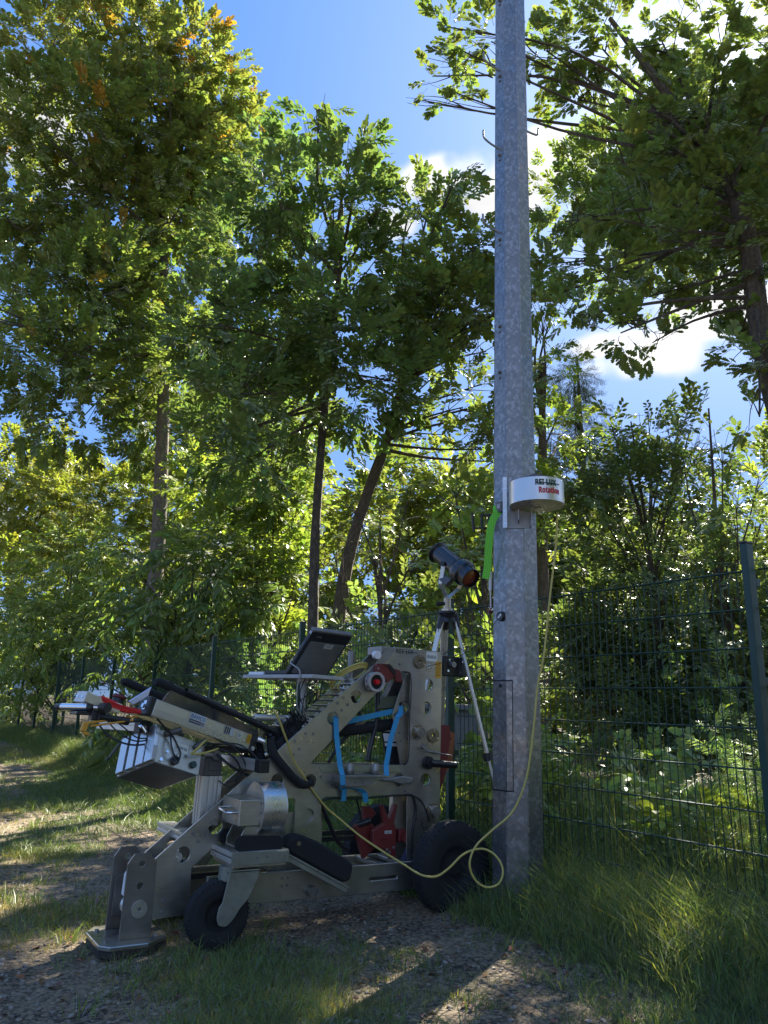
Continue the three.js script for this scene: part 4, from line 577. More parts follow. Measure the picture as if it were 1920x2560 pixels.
// ---------------------------------------------------------------- mast testing machine; its frame: u along it (towards the fence), v up, w across it (towards the track)
const FR = { quaternion: new THREE.Quaternion().setFromEuler(new THREE.Euler(0, 0, -1.8 * R)), matrix: null };
FR.matrix = new THREE.Matrix4().compose(V(2.2, 0, -4.37), FR.quaternion, V(1, 1, 1));
const mt = thing('mast_testing_machine', 'aluminium mast testing cart on rubber wheels with a pad foot', 'machine', [0, 0, 0], null, FR);
const screw = (u, v, w, r = 0.007) => [cyl([u, v, w], [u, v, w + 0.004], r, r * 0.9, 12), cyl([u, v, w + 0.004], [u, v, w + 0.0045], r * 0.45, r * 0.45, 6)];
const bolt = (u, v, w, r = 0.009) => [cyl([u, v, w], [u, v, w + 0.0015], r * 1.35, r * 1.35, 14), cyl([u, v, w + 0.0015], [u, v, w + 0.008], r, r, 6)];
const PLATE = [[0.615, 1.611], [1.009, 1.606], [1.021, 0.167], [-0.18, 0.190], [-0.22, 0.667], [-0.41, 0.531], [-0.634, 0.336], [-0.628, 0.28], [-0.626, 0.112], [-0.847, 0.104], [-0.869, 0.364], [-0.831, 0.398]];
const WIN1 = roundPoly([[0.035, 0.868], [0.757, 0.866], [0.757, 1.456], [0.674, 1.456], [0.488, 1.307]], 0.035);
const WIN2 = roundPoly([[0.131, 0.686], [0.764, 0.69], [0.775, 0.24], [0.15, 0.26]], 0.03), WIN3 = roundPoly([[-0.167, 0.685], [-0.037, 0.683], [-0.03, 0.469], [-0.155, 0.474]], 0.025);
const HOLES = [[0.899, 1.378, 0.042], [0.886, 1.229, 0.042], [0.337, 1.276, 0.042], [0.179, 1.139, 0.042], [-0.165, 0.777, 0.042], [0.049, 0.773, 0.042], [0.049, 0.582, 0.042], [0.688, 0.776, 0.042], [0.898, 0.776, 0.042], [-0.687, 0.408, 0.043], [-0.518, 0.543, 0.043], [0.817, 1.527, 0.012], [0.947, 1.054, 0.012]];
const side = add('side_plate', ext(PLATE, 0.086, 0.10, [...HOLES, WIN1, WIN2, WIN3], 0.0015), M.alu, mt, { label: 'grey aluminium side plate with round holes and two windows' });
const PLATE_FAR = [[0.60, 1.611], ...PLATE.slice(1)];
add('side_plate', ext(PLATE_FAR, -0.10, -0.086, [...HOLES.filter((h, i) => i !== 6), WIN1, roundPoly([[-0.14, 0.686], [0.77, 0.69], [0.775, 0.24], [-0.13, 0.26]], 0.03)], 0.0015), M.alu, mt);
// rubber edging of the upper window
add('edge_seal', tube([[0.69, 1.453, 0.099], [0.735, 1.448, 0.099], [0.753, 1.42, 0.099], [0.756, 1.15, 0.099], [0.756, 0.92, 0.099], [0.748, 0.882, 0.099], [0.72, 0.868, 0.099]], 0.004, 60, 6), M.black, side);
for (const [u, v] of [[0.245, 1.266], [0.206, 1.231], [0.279, 1.224], [0.238, 1.19], [-0.002, 1.045], [0.05, 1.044], [-0.069, 1.0], [-0.037, 0.957], [-0.075, 0.923], [0.738, 0.712], [-0.643, 0.511], [-0.611, 0.471], [-0.769, 0.19], [-0.769, 0.137], [0.66, 1.50], [0.12, 0.80]]) add('bolt', bolt(u, v, 0.10, 0.0075), M.steel, side);
for (const [u, v, w] of [[0.15, 1.05, 0], [0.62, 1.56, 0], [-0.6, 0.43, 0], [0.85, 0.74, 0], [-0.75, 0.16, 0], [0.9, 1.56, 0]]) add('spacer_tube', cyl([u, v, -0.09], [u, v, 0.09], 0.02, 0.02, 18), M.steel, mt);
add('blind_cover', cyl([0.049, 0.582, 0.06], [0.049, 0.582, 0.082], 0.055, 0.055, 28), M.alu, mt);
add('inner_panel', [bx(-0.17, -0.03, 0.26, 0.60, 0.062, 0.074), bx(0.10, 0.185, 0.24, 0.63, 0.03, 0.042)], M.alu, mt);
add('inner_column', bx(0.70, 0.84, 0.24, 0.70, -0.02, 0.02), M.alu, mt);
add('strut_plate', ext([[0.748, 1.44], [0.694, 1.31], [0.649, 1.18], [0.727, 0.862], [0.81, 0.862], [0.80, 1.44]], 0.044, 0.056, [[0.732, 1.227, 0.038]]), M.alu, mt);
for (const [u, v] of [[0.706, 1.063], [0.757, 1.077], [0.769, 1.026], [0.72, 1.012]]) add('screw', screw(u, v, 0.056, 0.008), M.steel, mt);
// things seen through the upper window
add('motor_box', ext([[0.69, 1.40], [0.80, 1.40], [0.745, 1.215], [0.58, 1.205], [0.635, 1.29]], -0.07, 0.0), M.black, mt);
add('motor_label', ext([[0.60, 1.285], [0.72, 1.30], [0.70, 1.22], [0.56, 1.21]], 0.0, 0.003), std({ color: rgb(0.10, 0.115, 0.075), roughness: 0.5 }), mt);
const lp = add('ruler_plate', ext([[0.615, 1.10], [0.735, 1.10], [0.79, 0.862], [0.675, 0.862]], -0.035, -0.02), M.blackMatt, mt);
for (const [a, b] of [[1.085, 1.068], [1.055, 1.005], [0.995, 0.975]]) add('white_band', ext([[0.618 + (1.10 - a) * 0.25, a], [0.735 + (1.10 - a) * 0.23, a], [0.735 + (1.10 - b) * 0.23, b], [0.618 + (1.10 - b) * 0.25, b]], -0.02, -0.018), M.white, lp);
add('cylinder_body', [cyl([0.24, 1.055, -0.03], [0.76, 1.12, -0.03], 0.038, 0.038, 24), cyl([0.20, 1.05, -0.03], [0.24, 1.055, -0.03], 0.046, 0.046, 24)], M.blackMatt, mt);
add('lever', [tube([[0.575, 1.33, -0.02], [0.568, 1.14, -0.01], [0.53, 1.0, 0], [0.50, 0.885, 0.01]], 0.017, 24, 10), tube([[0.40, 1.28, -0.05], [0.47, 1.12, -0.05], [0.34, 1.0, -0.05], [0.25, 0.87, -0.05]], 0.012, 24, 8)], M.black, mt);
// red clamp jaw in the corner of the window
const rc = add('clamp_jaw', ext([[0.456, 1.477], [0.461, 1.489], [0.562, 1.494], [0.594, 1.467], [0.637, 1.459], [0.656, 1.436], [0.662, 1.384], [0.616, 1.382], [0.606, 1.413], [0.544, 1.375], [0.452, 1.442]], 0.102, 0.135, [], 0.004), M.red, mt);
add('jaw_slot', ext([[0.51, 1.488], [0.565, 1.486], [0.605, 1.45], [0.60, 1.415], [0.575, 1.44], [0.545, 1.47]], 0.1352, 0.141), M.black, rc);
add('bolt', bolt(0.47, 1.458, 0.135, 0.006), M.steel, rc);
// bushings and bosses
for (const [u, v] of [[0.817, 1.527], [0.947, 1.054]]) { const b = add('bushing', ext(Array.from({ length: 40 }, (_, i) => [u + 0.046 * Math.cos(i * Math.PI / 20), v + 0.046 * Math.sin(i * Math.PI / 20)]), 0.10, 0.112, [[u, v, 0.012]], 0.002), M.brass, mt); for (let i = 0; i < 3; i++) add('screw', screw(u + 0.034 * Math.cos(i * 2.094 + 1.6), v + 0.034 * Math.sin(i * 2.094 + 1.6), 0.112, 0.0065), M.chrome, b); }
for (const [u, v] of [[0.821, 1.072], [0.957, 0.585]]) { const b = add('boss', [cyl([u, v, 0.10], [u, v, 0.108], 0.046, 0.045, 32)], M.brass, mt); const k = add('boss_cap', cyl([u, v, 0.108], [u, v, 0.148], 0.033, 0.032, 32), M.alu, b); add('screw', screw(u, v, 0.148, 0.007), M.steel, b); for (let i = 0; i < 3; i++) add('screw', screw(u + 0.039 * Math.cos(i * 2.094 + 2.4), v + 0.039 * Math.sin(i * 2.094 + 2.4), 0.108, 0.0055), M.chrome, b); }
add('side_handle', [cyl([0.905, 0.882, 0.10], [0.905, 0.882, 0.125], 0.042, 0.040, 24), cyl([0.90, 0.882, 0.145], [1.11, 0.870, 0.145], 0.023, 0.022, 20), cyl([0.905, 0.882, 0.12], [0.905, 0.882, 0.15], 0.028, 0.028, 20)], M.black, mt);
add('lock_lever', [tube([[0.866, 0.98, 0.12], [0.882, 0.958, 0.125], [0.955, 0.947, 0.125], [1.084, 0.931, 0.125]], 0.0045, 24, 7), cyl([0.866, 0.982, 0.10], [0.866, 0.982, 0.128], 0.017, 0.016, 14), cyl([0.94, 0.949, 0.125], [0.965, 0.946, 0.125], 0.009, 0.009, 10)], M.steel, mt);
add('wing_handle', ext([[0.55, 0.783], [0.63, 0.79], [0.69, 0.802], [0.78, 0.792], [0.79, 0.772], [0.77, 0.757], [0.69, 0.75], [0.62, 0.768], [0.55, 0.772]], 0.106, 0.128, [], 0.006), M.steel, mt);
add('wing_hub', cyl([0.688, 0.776, 0.08], [0.688, 0.776, 0.106], 0.024, 0.024, 20), M.steel, mt);
// shelf with two cones, and the strip above it
add('cover_strip', ext(roundPoly([[0.103, 0.861], [0.690, 0.862], [0.690, 0.824], [0.115, 0.825]], 0.012), 0.10, 0.106), std({ color: rgb(0.42, 0.42, 0.27), metalness: 0.5, roughness: 0.6, map: smudge }), mt);
const sh = add('shelf', [bx(0.20, 0.54, 0.797, 0.813, 0.10, 0.185, 0.003), ext([[0.27, 0.797], [0.48, 0.797], [0.44, 0.748], [0.27, 0.748]], 0.10, 0.17), ext([[0.20, 0.80], [0.27, 0.80], [0.27, 0.745], [0.225, 0.745], [0.205, 0.77]], 0.10, 0.178, [], 0.004)], M.steel, mt);
for (const u of [0.289, 0.471]) add('cone', lathe([[0, -0.033], [0.027, -0.033], [0.026, 0], [0.018, 0.031], [0.014, 0.033], [0, 0.033]], 24).translate(u, 0.846, 0.15), M.steel, sh);
for (const u of [0.325, 0.375]) add('bolt', bolt(u, 0.772, 0.17, 0.008), M.steel, sh);
// stickers and lettering on the plate
const black = (s, font = 'bold') => (c, w, h) => { c.clearRect(0, 0, w, h); c.fillStyle = '#26282a'; c.textBaseline = 'middle'; c.font = `${font} ${h * 0.95}px sans-serif`; c.fillText(s, 0, h * 0.55, w); };
print('lettering', 0.176, 0.036, 512, (c, w, h) => { c.clearRect(0, 0, w, h); c.fillStyle = '#2b3230'; c.textBaseline = 'middle'; c.font = `bold ${h * 1.1}px sans-serif`; c.fillText('REI', 0, h * 0.55, w * 0.36); c.fillText('LUX', w * 0.44, h * 0.55, w * 0.38); c.fillRect(w * 0.3, h * 0.52, w * 0.7, h * 0.14); }, side, at(0.712, 1.586, 0.1008), { cut: true });
const number = (txt) => (c, w, h) => { c.fillStyle = '#d4d6cb'; c.fillRect(0, 0, w, h); c.fillStyle = '#1a1c1c'; c.textAlign = 'center'; c.textBaseline = 'middle'; c.font = `bold ${h * 0.46}px sans-serif`; c.fillText(txt, w / 2, h * 0.52, w * 0.84); };
print('number_label', 0.092, 0.062, 256, number('RL0032'), side, at(0.92, 1.567, 0.1008));
const warn = (c, w, h) => { c.fillStyle = '#c9961e'; c.fillRect(0, 0, w, h); c.strokeStyle = c.fillStyle = '#1d1a12'; c.lineWidth = w * 0.05; c.lineJoin = 'round'; c.beginPath(); c.moveTo(w * 0.5, h * 0.08); c.lineTo(w * 0.86, h * 0.40); c.lineTo(w * 0.14, h * 0.40); c.closePath(); c.stroke(); c.fillRect(w * 0.465, h * 0.18, w * 0.07, h * 0.12); c.fillRect(w * 0.465, h * 0.32, w * 0.07, h * 0.03); c.beginPath(); c.moveTo(0, h * 0.5); c.lineTo(w, h * 0.5); c.stroke(); c.beginPath(); c.moveTo(w * 0.18, h * 0.64); c.quadraticCurveTo(w * 0.35, h * 0.58, w * 0.5, h * 0.66); c.quadraticCurveTo(w * 0.65, h * 0.58, w * 0.82, h * 0.64); c.lineTo(w * 0.82, h * 0.86); c.quadraticCurveTo(w * 0.65, h * 0.80, w * 0.5, h * 0.88); c.quadraticCurveTo(w * 0.35, h * 0.80, w * 0.18, h * 0.86); c.closePath(); c.moveTo(w * 0.5, h * 0.66); c.lineTo(w * 0.5, h * 0.88); c.stroke(); };
print('warning_label', 0.048, 0.112, 192, warn, side, at(0.978, 1.484, 0.1012));
const cog = (c, w, h) => { c.clearRect(0, 0, w, h); c.translate(w / 2, h / 2); c.fillStyle = '#c8cbc2'; for (let i = 0; i < 12; i++) { c.rotate(Math.PI / 6); c.fillRect(-w * 0.06, -h * 0.49, w * 0.12, h * 0.16); } c.beginPath(); c.arc(0, 0, w * 0.34, 0, 7); c.fill(); c.fillStyle = '#55584f'; c.beginPath(); c.arc(0, 0, w * 0.20, 0, 7); c.fill(); c.fillStyle = '#c8cbc2'; c.fillRect(-w * 0.13, -h * 0.04, w * 0.26, h * 0.08); };
print('round_sticker', 0.036, 0.036, 128, cog, side, at(0.897, 1.505, 0.1008), { cut: true });

// top of the frame: cross piece, slotted cover between the plates, post, rubber brush
add('cross_head', [bx(0.52, 0.62, 1.555, 1.607, -0.085, 0.085, 0.004)], M.steel, mt);
add('pivot_cap', [cyl([0.475, 1.545, 0.086], [0.475, 1.545, 0.118], 0.027, 0.026, 24)], M.white, mt);
add('pivot_arm', ext(roundPoly([[0.42, 1.44], [0.47, 1.43], [0.60, 1.56], [0.62, 1.60], [0.56, 1.60]], 0.02), 0.10, 0.102, [], 0), M.steel, mt);
const dg = t => [lerp(0.615, -0.831, t), lerp(1.611, 0.398, t)];
for (let i = 0; i < 9; i++) { const [u, v] = dg(0.20 + i * 0.028); add('cover_slat', basis(bx(-0.018, 0.018, -0.004, 0.004, -0.085, 0.085, 0.0015), [u - 0.012, v - 0.006, 0], [0.766, 0.643, 0], [-0.643, 0.766, 0], [0, 0, 1]), M.aluBright, mt); }
add('cover_tray', basis(bx(-0.21, 0.21, -0.03, -0.016, -0.085, 0.085, 0.002), [...dg(0.31), 0], [0.766, 0.643, 0], [-0.643, 0.766, 0], [0, 0, 1]), M.alu, mt);
add('steel_post', [cyl([0.352, 1.385, 0.0], [0.345, 1.565, 0.0], 0.022, 0.022, 24), cyl([0.352, 1.375, 0], [0.352, 1.39, 0], 0.05, 0.05, 24)], M.steel, mt);
{ const r = mulberry(61), gs = [basis(bx(-0.16, 0.16, -0.02, 0.04, -0.085, 0.085, 0.02), [...dg(0.52), 0], [0.766, 0.643, 0], [-0.643, 0.766, 0], [0, 0, 1])]; for (let i = 0; i < 420; i++) { const [u, v] = dg(0.41 + 0.22 * r()), w = (r() - 0.5) * 0.19; gs.push(cyl([u, v, w], [u - 0.03 - 0.05 * r(), v + 0.05 + 0.05 * r(), w + 0.03 * (r() - 0.5)], 0.0035, 0.001, 4, true)); } add('rubber_brush', gs, M.blackMatt, mt); }
add('guard_bracket', [ext([[-0.165, 0.865], [0.10, 1.10], [0.045, 1.165], [-0.045, 1.105], [-0.17, 0.995]], 0.02, 0.026), basis(bx(-0.05, 0.05, 0, 0.06, -0.08, 0.03, 0.004), [-0.07, 1.07, 0], [0.766, 0.643, 0], [-0.643, 0.766, 0], [0, 0, 1])], M.alu, mt);
add('grip_tube', [cyl([-0.30, 1.125, 0.0], [-0.10, 1.127, 0.0], 0.0195, 0.0195, 24, true), cyl([-0.30, 1.125, 0], [-0.10, 1.127, 0], 0.014, 0.014, 20, true), ext([[0, 0]].concat([]).length ? Array.from({ length: 28 }, (_, i) => [0.0195 * Math.cos(i * 0.2244), 0.0195 * Math.sin(i * 0.2244)]) : [], 0, 0.001, [[0, 0, 0.014]], 0).rotateY(-Math.PI / 2).translate(-0.30, 1.125, 0), new THREE.SphereGeometry(0.021, 20, 14).translate(-0.075, 1.128, 0)], M.extruded, mt);

// rear: rubber push pad, red and orange shoe
add('push_pad', [bx(1.10, 1.31, 1.455, 1.592, -0.06, 0.0, 0.006), bx(1.0, 1.12, 1.49, 1.56, -0.05, -0.01, 0.003)], M.black, mt);
for (const [u, v] of [[1.15, 1.565], [1.265, 1.56], [1.25, 1.485], [1.14, 1.49]]) add('screw', screw(u, v, 0.0, 0.009), M.chrome, mt);
add('pad_roller', cyl([1.17, 1.535, 0.0], [1.17, 1.535, 0.03], 0.022, 0.02, 20), M.steel, mt);
add('push_shoe', ext([[1.147, 1.093], [1.202, 1.066], [1.185, 0.87], [1.12, 0.80], [1.12, 1.05]], -0.02, 0.012, [[1.165, 1.03, 0.009]]), M.orange, mt);
add('shoe_backing', ext([[1.03, 1.12], [1.10, 1.123], [1.14, 1.119], [1.15, 1.05], [1.115, 0.80], [1.03, 0.62]], 0.014, 0.03), M.maroon, mt);

// lower chassis: beams, cross members, wheels
for (const s of [1, -1]) add('chassis_beam', ext([[-0.56, 0.15], [-0.56, 0.30], [0.98, 0.303], [0.98, 0.138]], s > 0 ? 0.13 : -0.16, s > 0 ? 0.16 : -0.13, [roundPoly([[0.46, 0.211], [0.66, 0.211], [0.66, 0.229], [0.46, 0.229]], 0.006)], 0.003), M.alu, mt);
for (const u of [0.38, 0.56, 0.72, -0.1]) add('cross_member', bx(u - 0.025, u + 0.025, 0.275, 0.30, -0.13, 0.13, 0.003), M.alu, mt);
for (const v of [0.44, 0.405]) add('cross_bar', bx(0.05, 0.75, v, v + 0.028, -0.07, -0.05, 0.003), M.black, mt);
add('front_crossbar', bx(-0.66, -0.40, 0.265, 0.295, -0.02, 0.02, 0.003), M.black, mt);
for (const [u, v] of [[-0.12, 0.265], [-0.085, 0.267], [-0.12, 0.225], [-0.088, 0.227]]) add('bolt', bolt(u, v, 0.16, 0.006), M.steel, mt);
add('tow_lug', [cyl([0.06, 0.19, 0.16], [0.06, 0.19, 0.21], 0.03, 0.028, 20), cyl([0.085, 0.182, 0.16], [0.085, 0.182, 0.225], 0.018, 0.018, 16)], M.steel, mt);
function wheel(u, v, w, r, width, out) {
  const h = width / 2, prof = [[r * 0.46, -h * 0.75], [r * 0.55, -h * 0.92], [r * 0.78, -h], [r * 0.93, -h * 0.90], [r * 0.985, -h * 0.72]];
  for (let i = 0; i < 4; i++) { const a = lerp(-0.62, 0.62, (i + 0.1) / 4) * h, b = lerp(-0.62, 0.62, (i + 0.85) / 4) * h, c = lerp(-0.62, 0.62, (i + 0.95) / 4) * h; prof.push([r, a], [r, b]); if (i < 3) prof.push([r * 0.972, b + 0.001], [r * 0.972, c]); }
  prof.push([r * 0.985, h * 0.72], [r * 0.93, h * 0.90], [r * 0.78, h], [r * 0.70, h * 0.99], [r * 0.69, h * 0.95], [r * 0.55, h * 0.92], [r * 0.46, h * 0.75]);
  const tyre = lathe(prof, 64).rotateX(Math.PI / 2).translate(u, v, w);
  const g = []; for (let i = 0; i < 44; i++) { const a = i / 44 * 6.283; for (const s of [-1, 1]) g.push(new THREE.BoxGeometry(0.004, 0.010, h * 0.36).translate(0, r * 0.978, s * h * 0.78).rotateZ(a).translate(u, v, w)); }
  const wh = add('wheel', [tyre, ...g], M.rubber, mt, { label: 'black pneumatic rubber tyre' });
  const rp = out > 0 ? [[0, h * 0.62], [r * 0.16, h * 0.62], [r * 0.18, h * 0.35], [r * 0.36, h * 0.30], [r * 0.43, h * 0.66], [r * 0.475, h * 0.80]] : [[0, h * 0.2], [r * 0.475, h * 0.8]];
  add('rim', lathe(rp, 48).rotateX(Math.PI / 2).translate(u, v, w), M.blackMatt, wh);
  add('hub', [cyl([u, v, w - h * 0.9], [u, v, w + h * 0.7], r * 0.13, r * 0.12, 20)], M.black, wh);
  return wh;
}
wheel(0.924, 0.293, 0.355, 0.266, 0.125, 1);
wheel(0.924, 0.293, -0.47, 0.266, 0.125, -1);
add('axle', cyl([0.924, 0.293, -0.46], [0.924, 0.293, 0.34], 0.018, 0.018, 16), M.steel, mt);
wheel(-0.548, 0.150, 0.30, 0.164, 0.085, 1);
wheel(-0.548, 0.150, -0.36, 0.164, 0.085, -1);
// caster forks
const FORK = roundPoly([[-0.526, 0.362], [-0.36, 0.362], [-0.364, 0.324], [-0.411, 0.224], [-0.454, 0.185], [-0.484, 0.135], [-0.521, 0.103], [-0.562, 0.112], [-0.577, 0.145], [-0.568, 0.198], [-0.553, 0.214]], 0.02);
for (const [a, b] of [[0.362, 0.370], [0.23, 0.238], [-0.43, -0.422], [-0.30, -0.292]]) add('fork_leg', ext(FORK, a, b, [], 0.002), M.forkGreen, mt);
for (const w of [0.30, -0.36]) { add('fork_crown', [bx(-0.53, -0.36, 0.352, 0.366, w - 0.07, w + 0.07, 0.004), cyl([-0.50, 0.31, w], [-0.50, 0.378, w], 0.055, 0.055, 24)], M.forkGreen, mt); }
add('fork_axle', [cyl([-0.548, 0.150, 0.22], [-0.548, 0.150, 0.377], 0.011, 0.011, 14), ...bolt(-0.548, 0.150, 0.37, 0.010)], M.steel, mt);
// side console over the near caster: slotted profile, face plate, rubber guards
const cons = add('console', [bx(-0.516, -0.20, 0.400, 0.455, 0.09, 0.374, 0.003), bx(-0.516, -0.21, 0.375, 0.398, 0.10, 0.37, 0.003)], M.alu, mt);
add('console_face', ext([[-0.525, 0.457], [-0.200, 0.448], [-0.197, 0.392], [-0.522, 0.388]], 0.3745, 0.382), M.forkGreen, cons);
for (const [u, v] of [[-0.50, 0.425], [-0.385, 0.424], [-0.325, 0.425], [-0.222, 0.424]]) add('screw', screw(u, v, 0.382, 0.009), M.steel, cons);
add('slotted_end', [bx(-0.532, -0.517, 0.432, 0.455, 0.095, 0.372, 0.001), bx(-0.532, -0.517, 0.400, 0.424, 0.095, 0.372, 0.001)], M.extruded, cons);
add('rubber_guard', ext(roundPoly([[-0.512, 0.458], [-0.225, 0.450], [-0.235, 0.522], [-0.50, 0.530]], 0.03), 0.352, 0.360), M.blackMatt, mt);
add('rubber_guard', ext(roundPoly([[-0.50, 0.455], [-0.36, 0.455], [-0.37, 0.53], [-0.49, 0.53]], 0.03), 0.115, 0.123), M.blackMatt, mt);
add('latch', [bx(-0.30, -0.15, 0.352, 0.372, 0.17, 0.25, 0.004), bx(-0.26, -0.2, 0.33, 0.352, 0.18, 0.24, 0.003)], M.forkGreen, mt);
// slanting rail with its black padded box
const rd0 = V(-0.19, 0.405, 0.33), rd1 = V(0.195, 0.215, 0.33), rdx = rd1.clone().sub(rd0).normalize(), rdy = V(-rdx.y, rdx.x, 0), RL = rd0.distanceTo(rd1);
add('slant_rail', [basis(bx(0, RL, -0.014, 0.006, -0.02, 0.02, 0.002), rd0.toArray(), rdx.toArray(), rdy.toArray(), [0, 0, 1]), basis(bx(0, RL, 0.010, 0.022, -0.02, 0.02, 0.002), rd0.toArray(), rdx.toArray(), rdy.toArray(), [0, 0, 1]), basis(bx(0, RL, 0.0, 0.016, -0.02, 0.012, 0.001), rd0.toArray(), rdx.toArray(), rdy.toArray(), [0, 0, 1])], M.forkGreen, mt);
const pd = add('padded_box', ext(roundPoly([[-0.165, 0.425], [0.185, 0.250], [0.235, 0.258], [0.25, 0.345], [0.012, 0.472], [-0.10, 0.515], [-0.165, 0.495], [-0.185, 0.455]], 0.03), 0.20, 0.318, [], 0.012), M.blackMatt, mt);
add('key_lock', [cyl([-0.115, 0.470, 0.318], [-0.115, 0.470, 0.324], 0.012, 0.012, 20)], M.brass, pd);

// foot at the front: pad, two cheek plates, pivot disc, level plate
const BASE = [[-1.09, -0.10], [-1.09, 0.165], [-1.045, 0.215], [-0.86, 0.215], [-0.735, 0.115], [-0.735, -0.13], [-0.80, -0.19], [-1.03, -0.19]];
const ft = add('foot_pad', ext(BASE.map(p => [p[0], -p[1]]), 0.008, 0.03, [], 0.004).rotateX(-Math.PI / 2), M.alu, mt);
add('pad_sole', ext(BASE.map(p => [p[0] * 0.995, -p[1] * 0.98]), -0.028, 0.008, [], 0.003).rotateX(-Math.PI / 2), std({ color: rgb(0.06, 0.055, 0.045), roughness: 0.95, map: smudge }), ft);
for (const [u, w] of [[-1.05, 0.13], [-1.04, -0.08], [-0.79, 0.10], [-0.80, -0.12]]) add('bolt', cyl([u, 0.03, w], [u, 0.042, w], 0.011, 0.011, 6), M.steel, ft);
const cheek = (w0, w1, dx) => { const c = add('cheek_plate', ext([[-0.979 + dx, 0.03], [-0.979 + dx, 0.382], [-0.948 + dx, 0.428], [-0.868 + dx, 0.431], [-0.830 + dx, 0.386], [-0.820 + dx, 0.03]], w0, w1, [[-0.905 + dx, 0.379, 0.019], [-0.903 + dx, 0.275, 0.019]], 0.002), M.footDimmed, mt, { label: 'dark upright cheek plate with two holes' }); return c; };
const ck = cheek(0.104, 0.118, 0); cheek(-0.118, -0.104, -0.012);
add('pivot_disc', ext(Array.from({ length: 40 }, (_, i) => [-0.896 + 0.042 * Math.cos(i * Math.PI / 20), 0.166 + 0.042 * Math.sin(i * Math.PI / 20)]), 0.118, 0.128, [[-0.896, 0.166, 0.009]], 0.001), M.alu, ck);
add('inner_cheek', ext([[-0.976, 0.274], [-0.937, 0.301], [-0.85, 0.301], [-0.85, 0.096], [-0.974, 0.096]], -0.095, -0.088), M.footDimmed, mt);
add('level_gauge', [ext([[-0.952, 0.31], [-0.944, 0.325], [-0.938, 0.325], [-0.945, 0.205], [-0.955, 0.215]], -0.02, 0.05)], M.white, mt);
add('foot_ball', new THREE.SphereGeometry(0.045, 24, 16).translate(-0.915, 0.165, 0.0), M.extruded, mt);
add('foot_axle', cyl([-0.896, 0.166, -0.11], [-0.896, 0.166, 0.11], 0.02, 0.02, 16), M.steel, mt);
for (const [u, v] of [[-0.56, 0.46]]) add('slotted_step', [bx(-0.70, -0.60, 0.50, 0.515, -0.35, 0.08, 0.002), bx(-0.70, -0.60, 0.47, 0.485, -0.35, 0.08, 0.002), bx(-0.695, -0.605, 0.485, 0.50, -0.345, 0.075, 0)], M.extruded, mt);
add('hole_washer', [cyl([-0.70, 0.385, 0.02], [-0.70, 0.385, 0.05], 0.03, 0.03, 20), ...bolt(-0.695, 0.383, 0.05, 0.010)], M.extruded, mt);

// upright slotted profile carrying the tray
const post = add('profile_post', [bx(-0.588, -0.497, 0.54, 0.80, -0.04, 0.036, 0.002)], M.extruded, mt);
for (const [u0, u1] of [[-0.600, -0.574], [-0.560, -0.543], [-0.530, -0.516], [-0.506, -0.485]]) add('profile_rib', bx(u0, u1, 0.54, 0.80, 0.034, 0.052, 0.002), M.extruded, post);
for (const [w0, w1] of [[-0.050, -0.024], [-0.010, 0.012], [0.024, 0.0335]]) add('profile_rib', bx(-0.602, -0.586, 0.54, 0.80, w0, w1, 0.002), M.extruded, post);
add('post_head', [bx(-0.595, -0.49, 0.80, 0.90, -0.045, 0.045, 0.006), bx(-0.57, -0.51, 0.83, 0.88, 0.045, 0.052, 0.003)], M.greyPlate, post);
add('post_pivot', [cyl([-0.54, 0.915, -0.06], [-0.54, 0.915, 0.08], 0.025, 0.025, 20), cyl([-0.54, 0.915, 0.08], [-0.54, 0.915, 0.086], 0.015, 0.015, 16)], M.steel, post);

// tray frame: swung a little to the near side and sloping down towards the rear
const PSI = 13 * R, TS = 15.2 * R, T0 = [-0.363, 0, 0.1];
const tl = (s, v, n) => [T0[0] + s * Math.cos(PSI) + n * Math.sin(PSI), v, T0[2] - s * Math.sin(PSI) + n * Math.cos(PSI)];   // s along, n across
const td = [Math.cos(PSI) * Math.cos(TS), -Math.sin(TS), -Math.sin(PSI) * Math.cos(TS)], tn = [Math.sin(PSI), 0, Math.cos(PSI)], tu = V(0, 0, 0).crossVectors(V3(tn), V3(td)).toArray();
const flatT = (pts, n0, n1, bevel = 0.003) => basis(ext(pts, n0, n1, [], bevel), tl(0, 0, 0), [Math.cos(PSI), 0, -Math.sin(PSI)], [0, 1, 0], tn);
const tray = (g, s, v, n) => basis(g, tl(s, v, n), td, tu, tn);
// hydraulic unit: ribbed extrusion between black end caps (origin at its right top near edge)
const hu = add('hydraulic_unit', [tray(ext([[-0.66, -0.005], [-0.655, 0], [-0.005, 0], [0, -0.005], [0, -0.088], [-0.66, -0.088]], -0.10, 0.0, [], 0.003), 0.02, 1.031, 0), ...Array.from({ length: 5 }, (_, i) => tray(bx(-0.655, 0, -0.052 - i * 0.007, -0.0485 - i * 0.007, -0.002, 0.0022, 0.0008), 0.02, 1.031, 0))], M.drum, mt, { label: 'silver ribbed hydraulic unit with blue lettering' });
add('end_cap', [tray(bx(-0.695, -0.66, -0.095, 0.006, -0.102, 0.004, 0.008), 0.02, 1.031, 0), tray(bx(0.0, 0.05, -0.092, 0.004, -0.10, 0.002, 0.006), 0.02, 1.031, 0)], M.black, hu);
add('end_slot', [tray(bx(-0.699, -0.694, -0.07, -0.02, -0.05, -0.025, 0.006), 0.02, 1.031, 0), tray(cyl([-0.71, -0.05, -0.035], [-0.69, -0.05, -0.035], 0.012, 0.012, 16), 0.02, 1.031, 0)], M.chrome, hu);
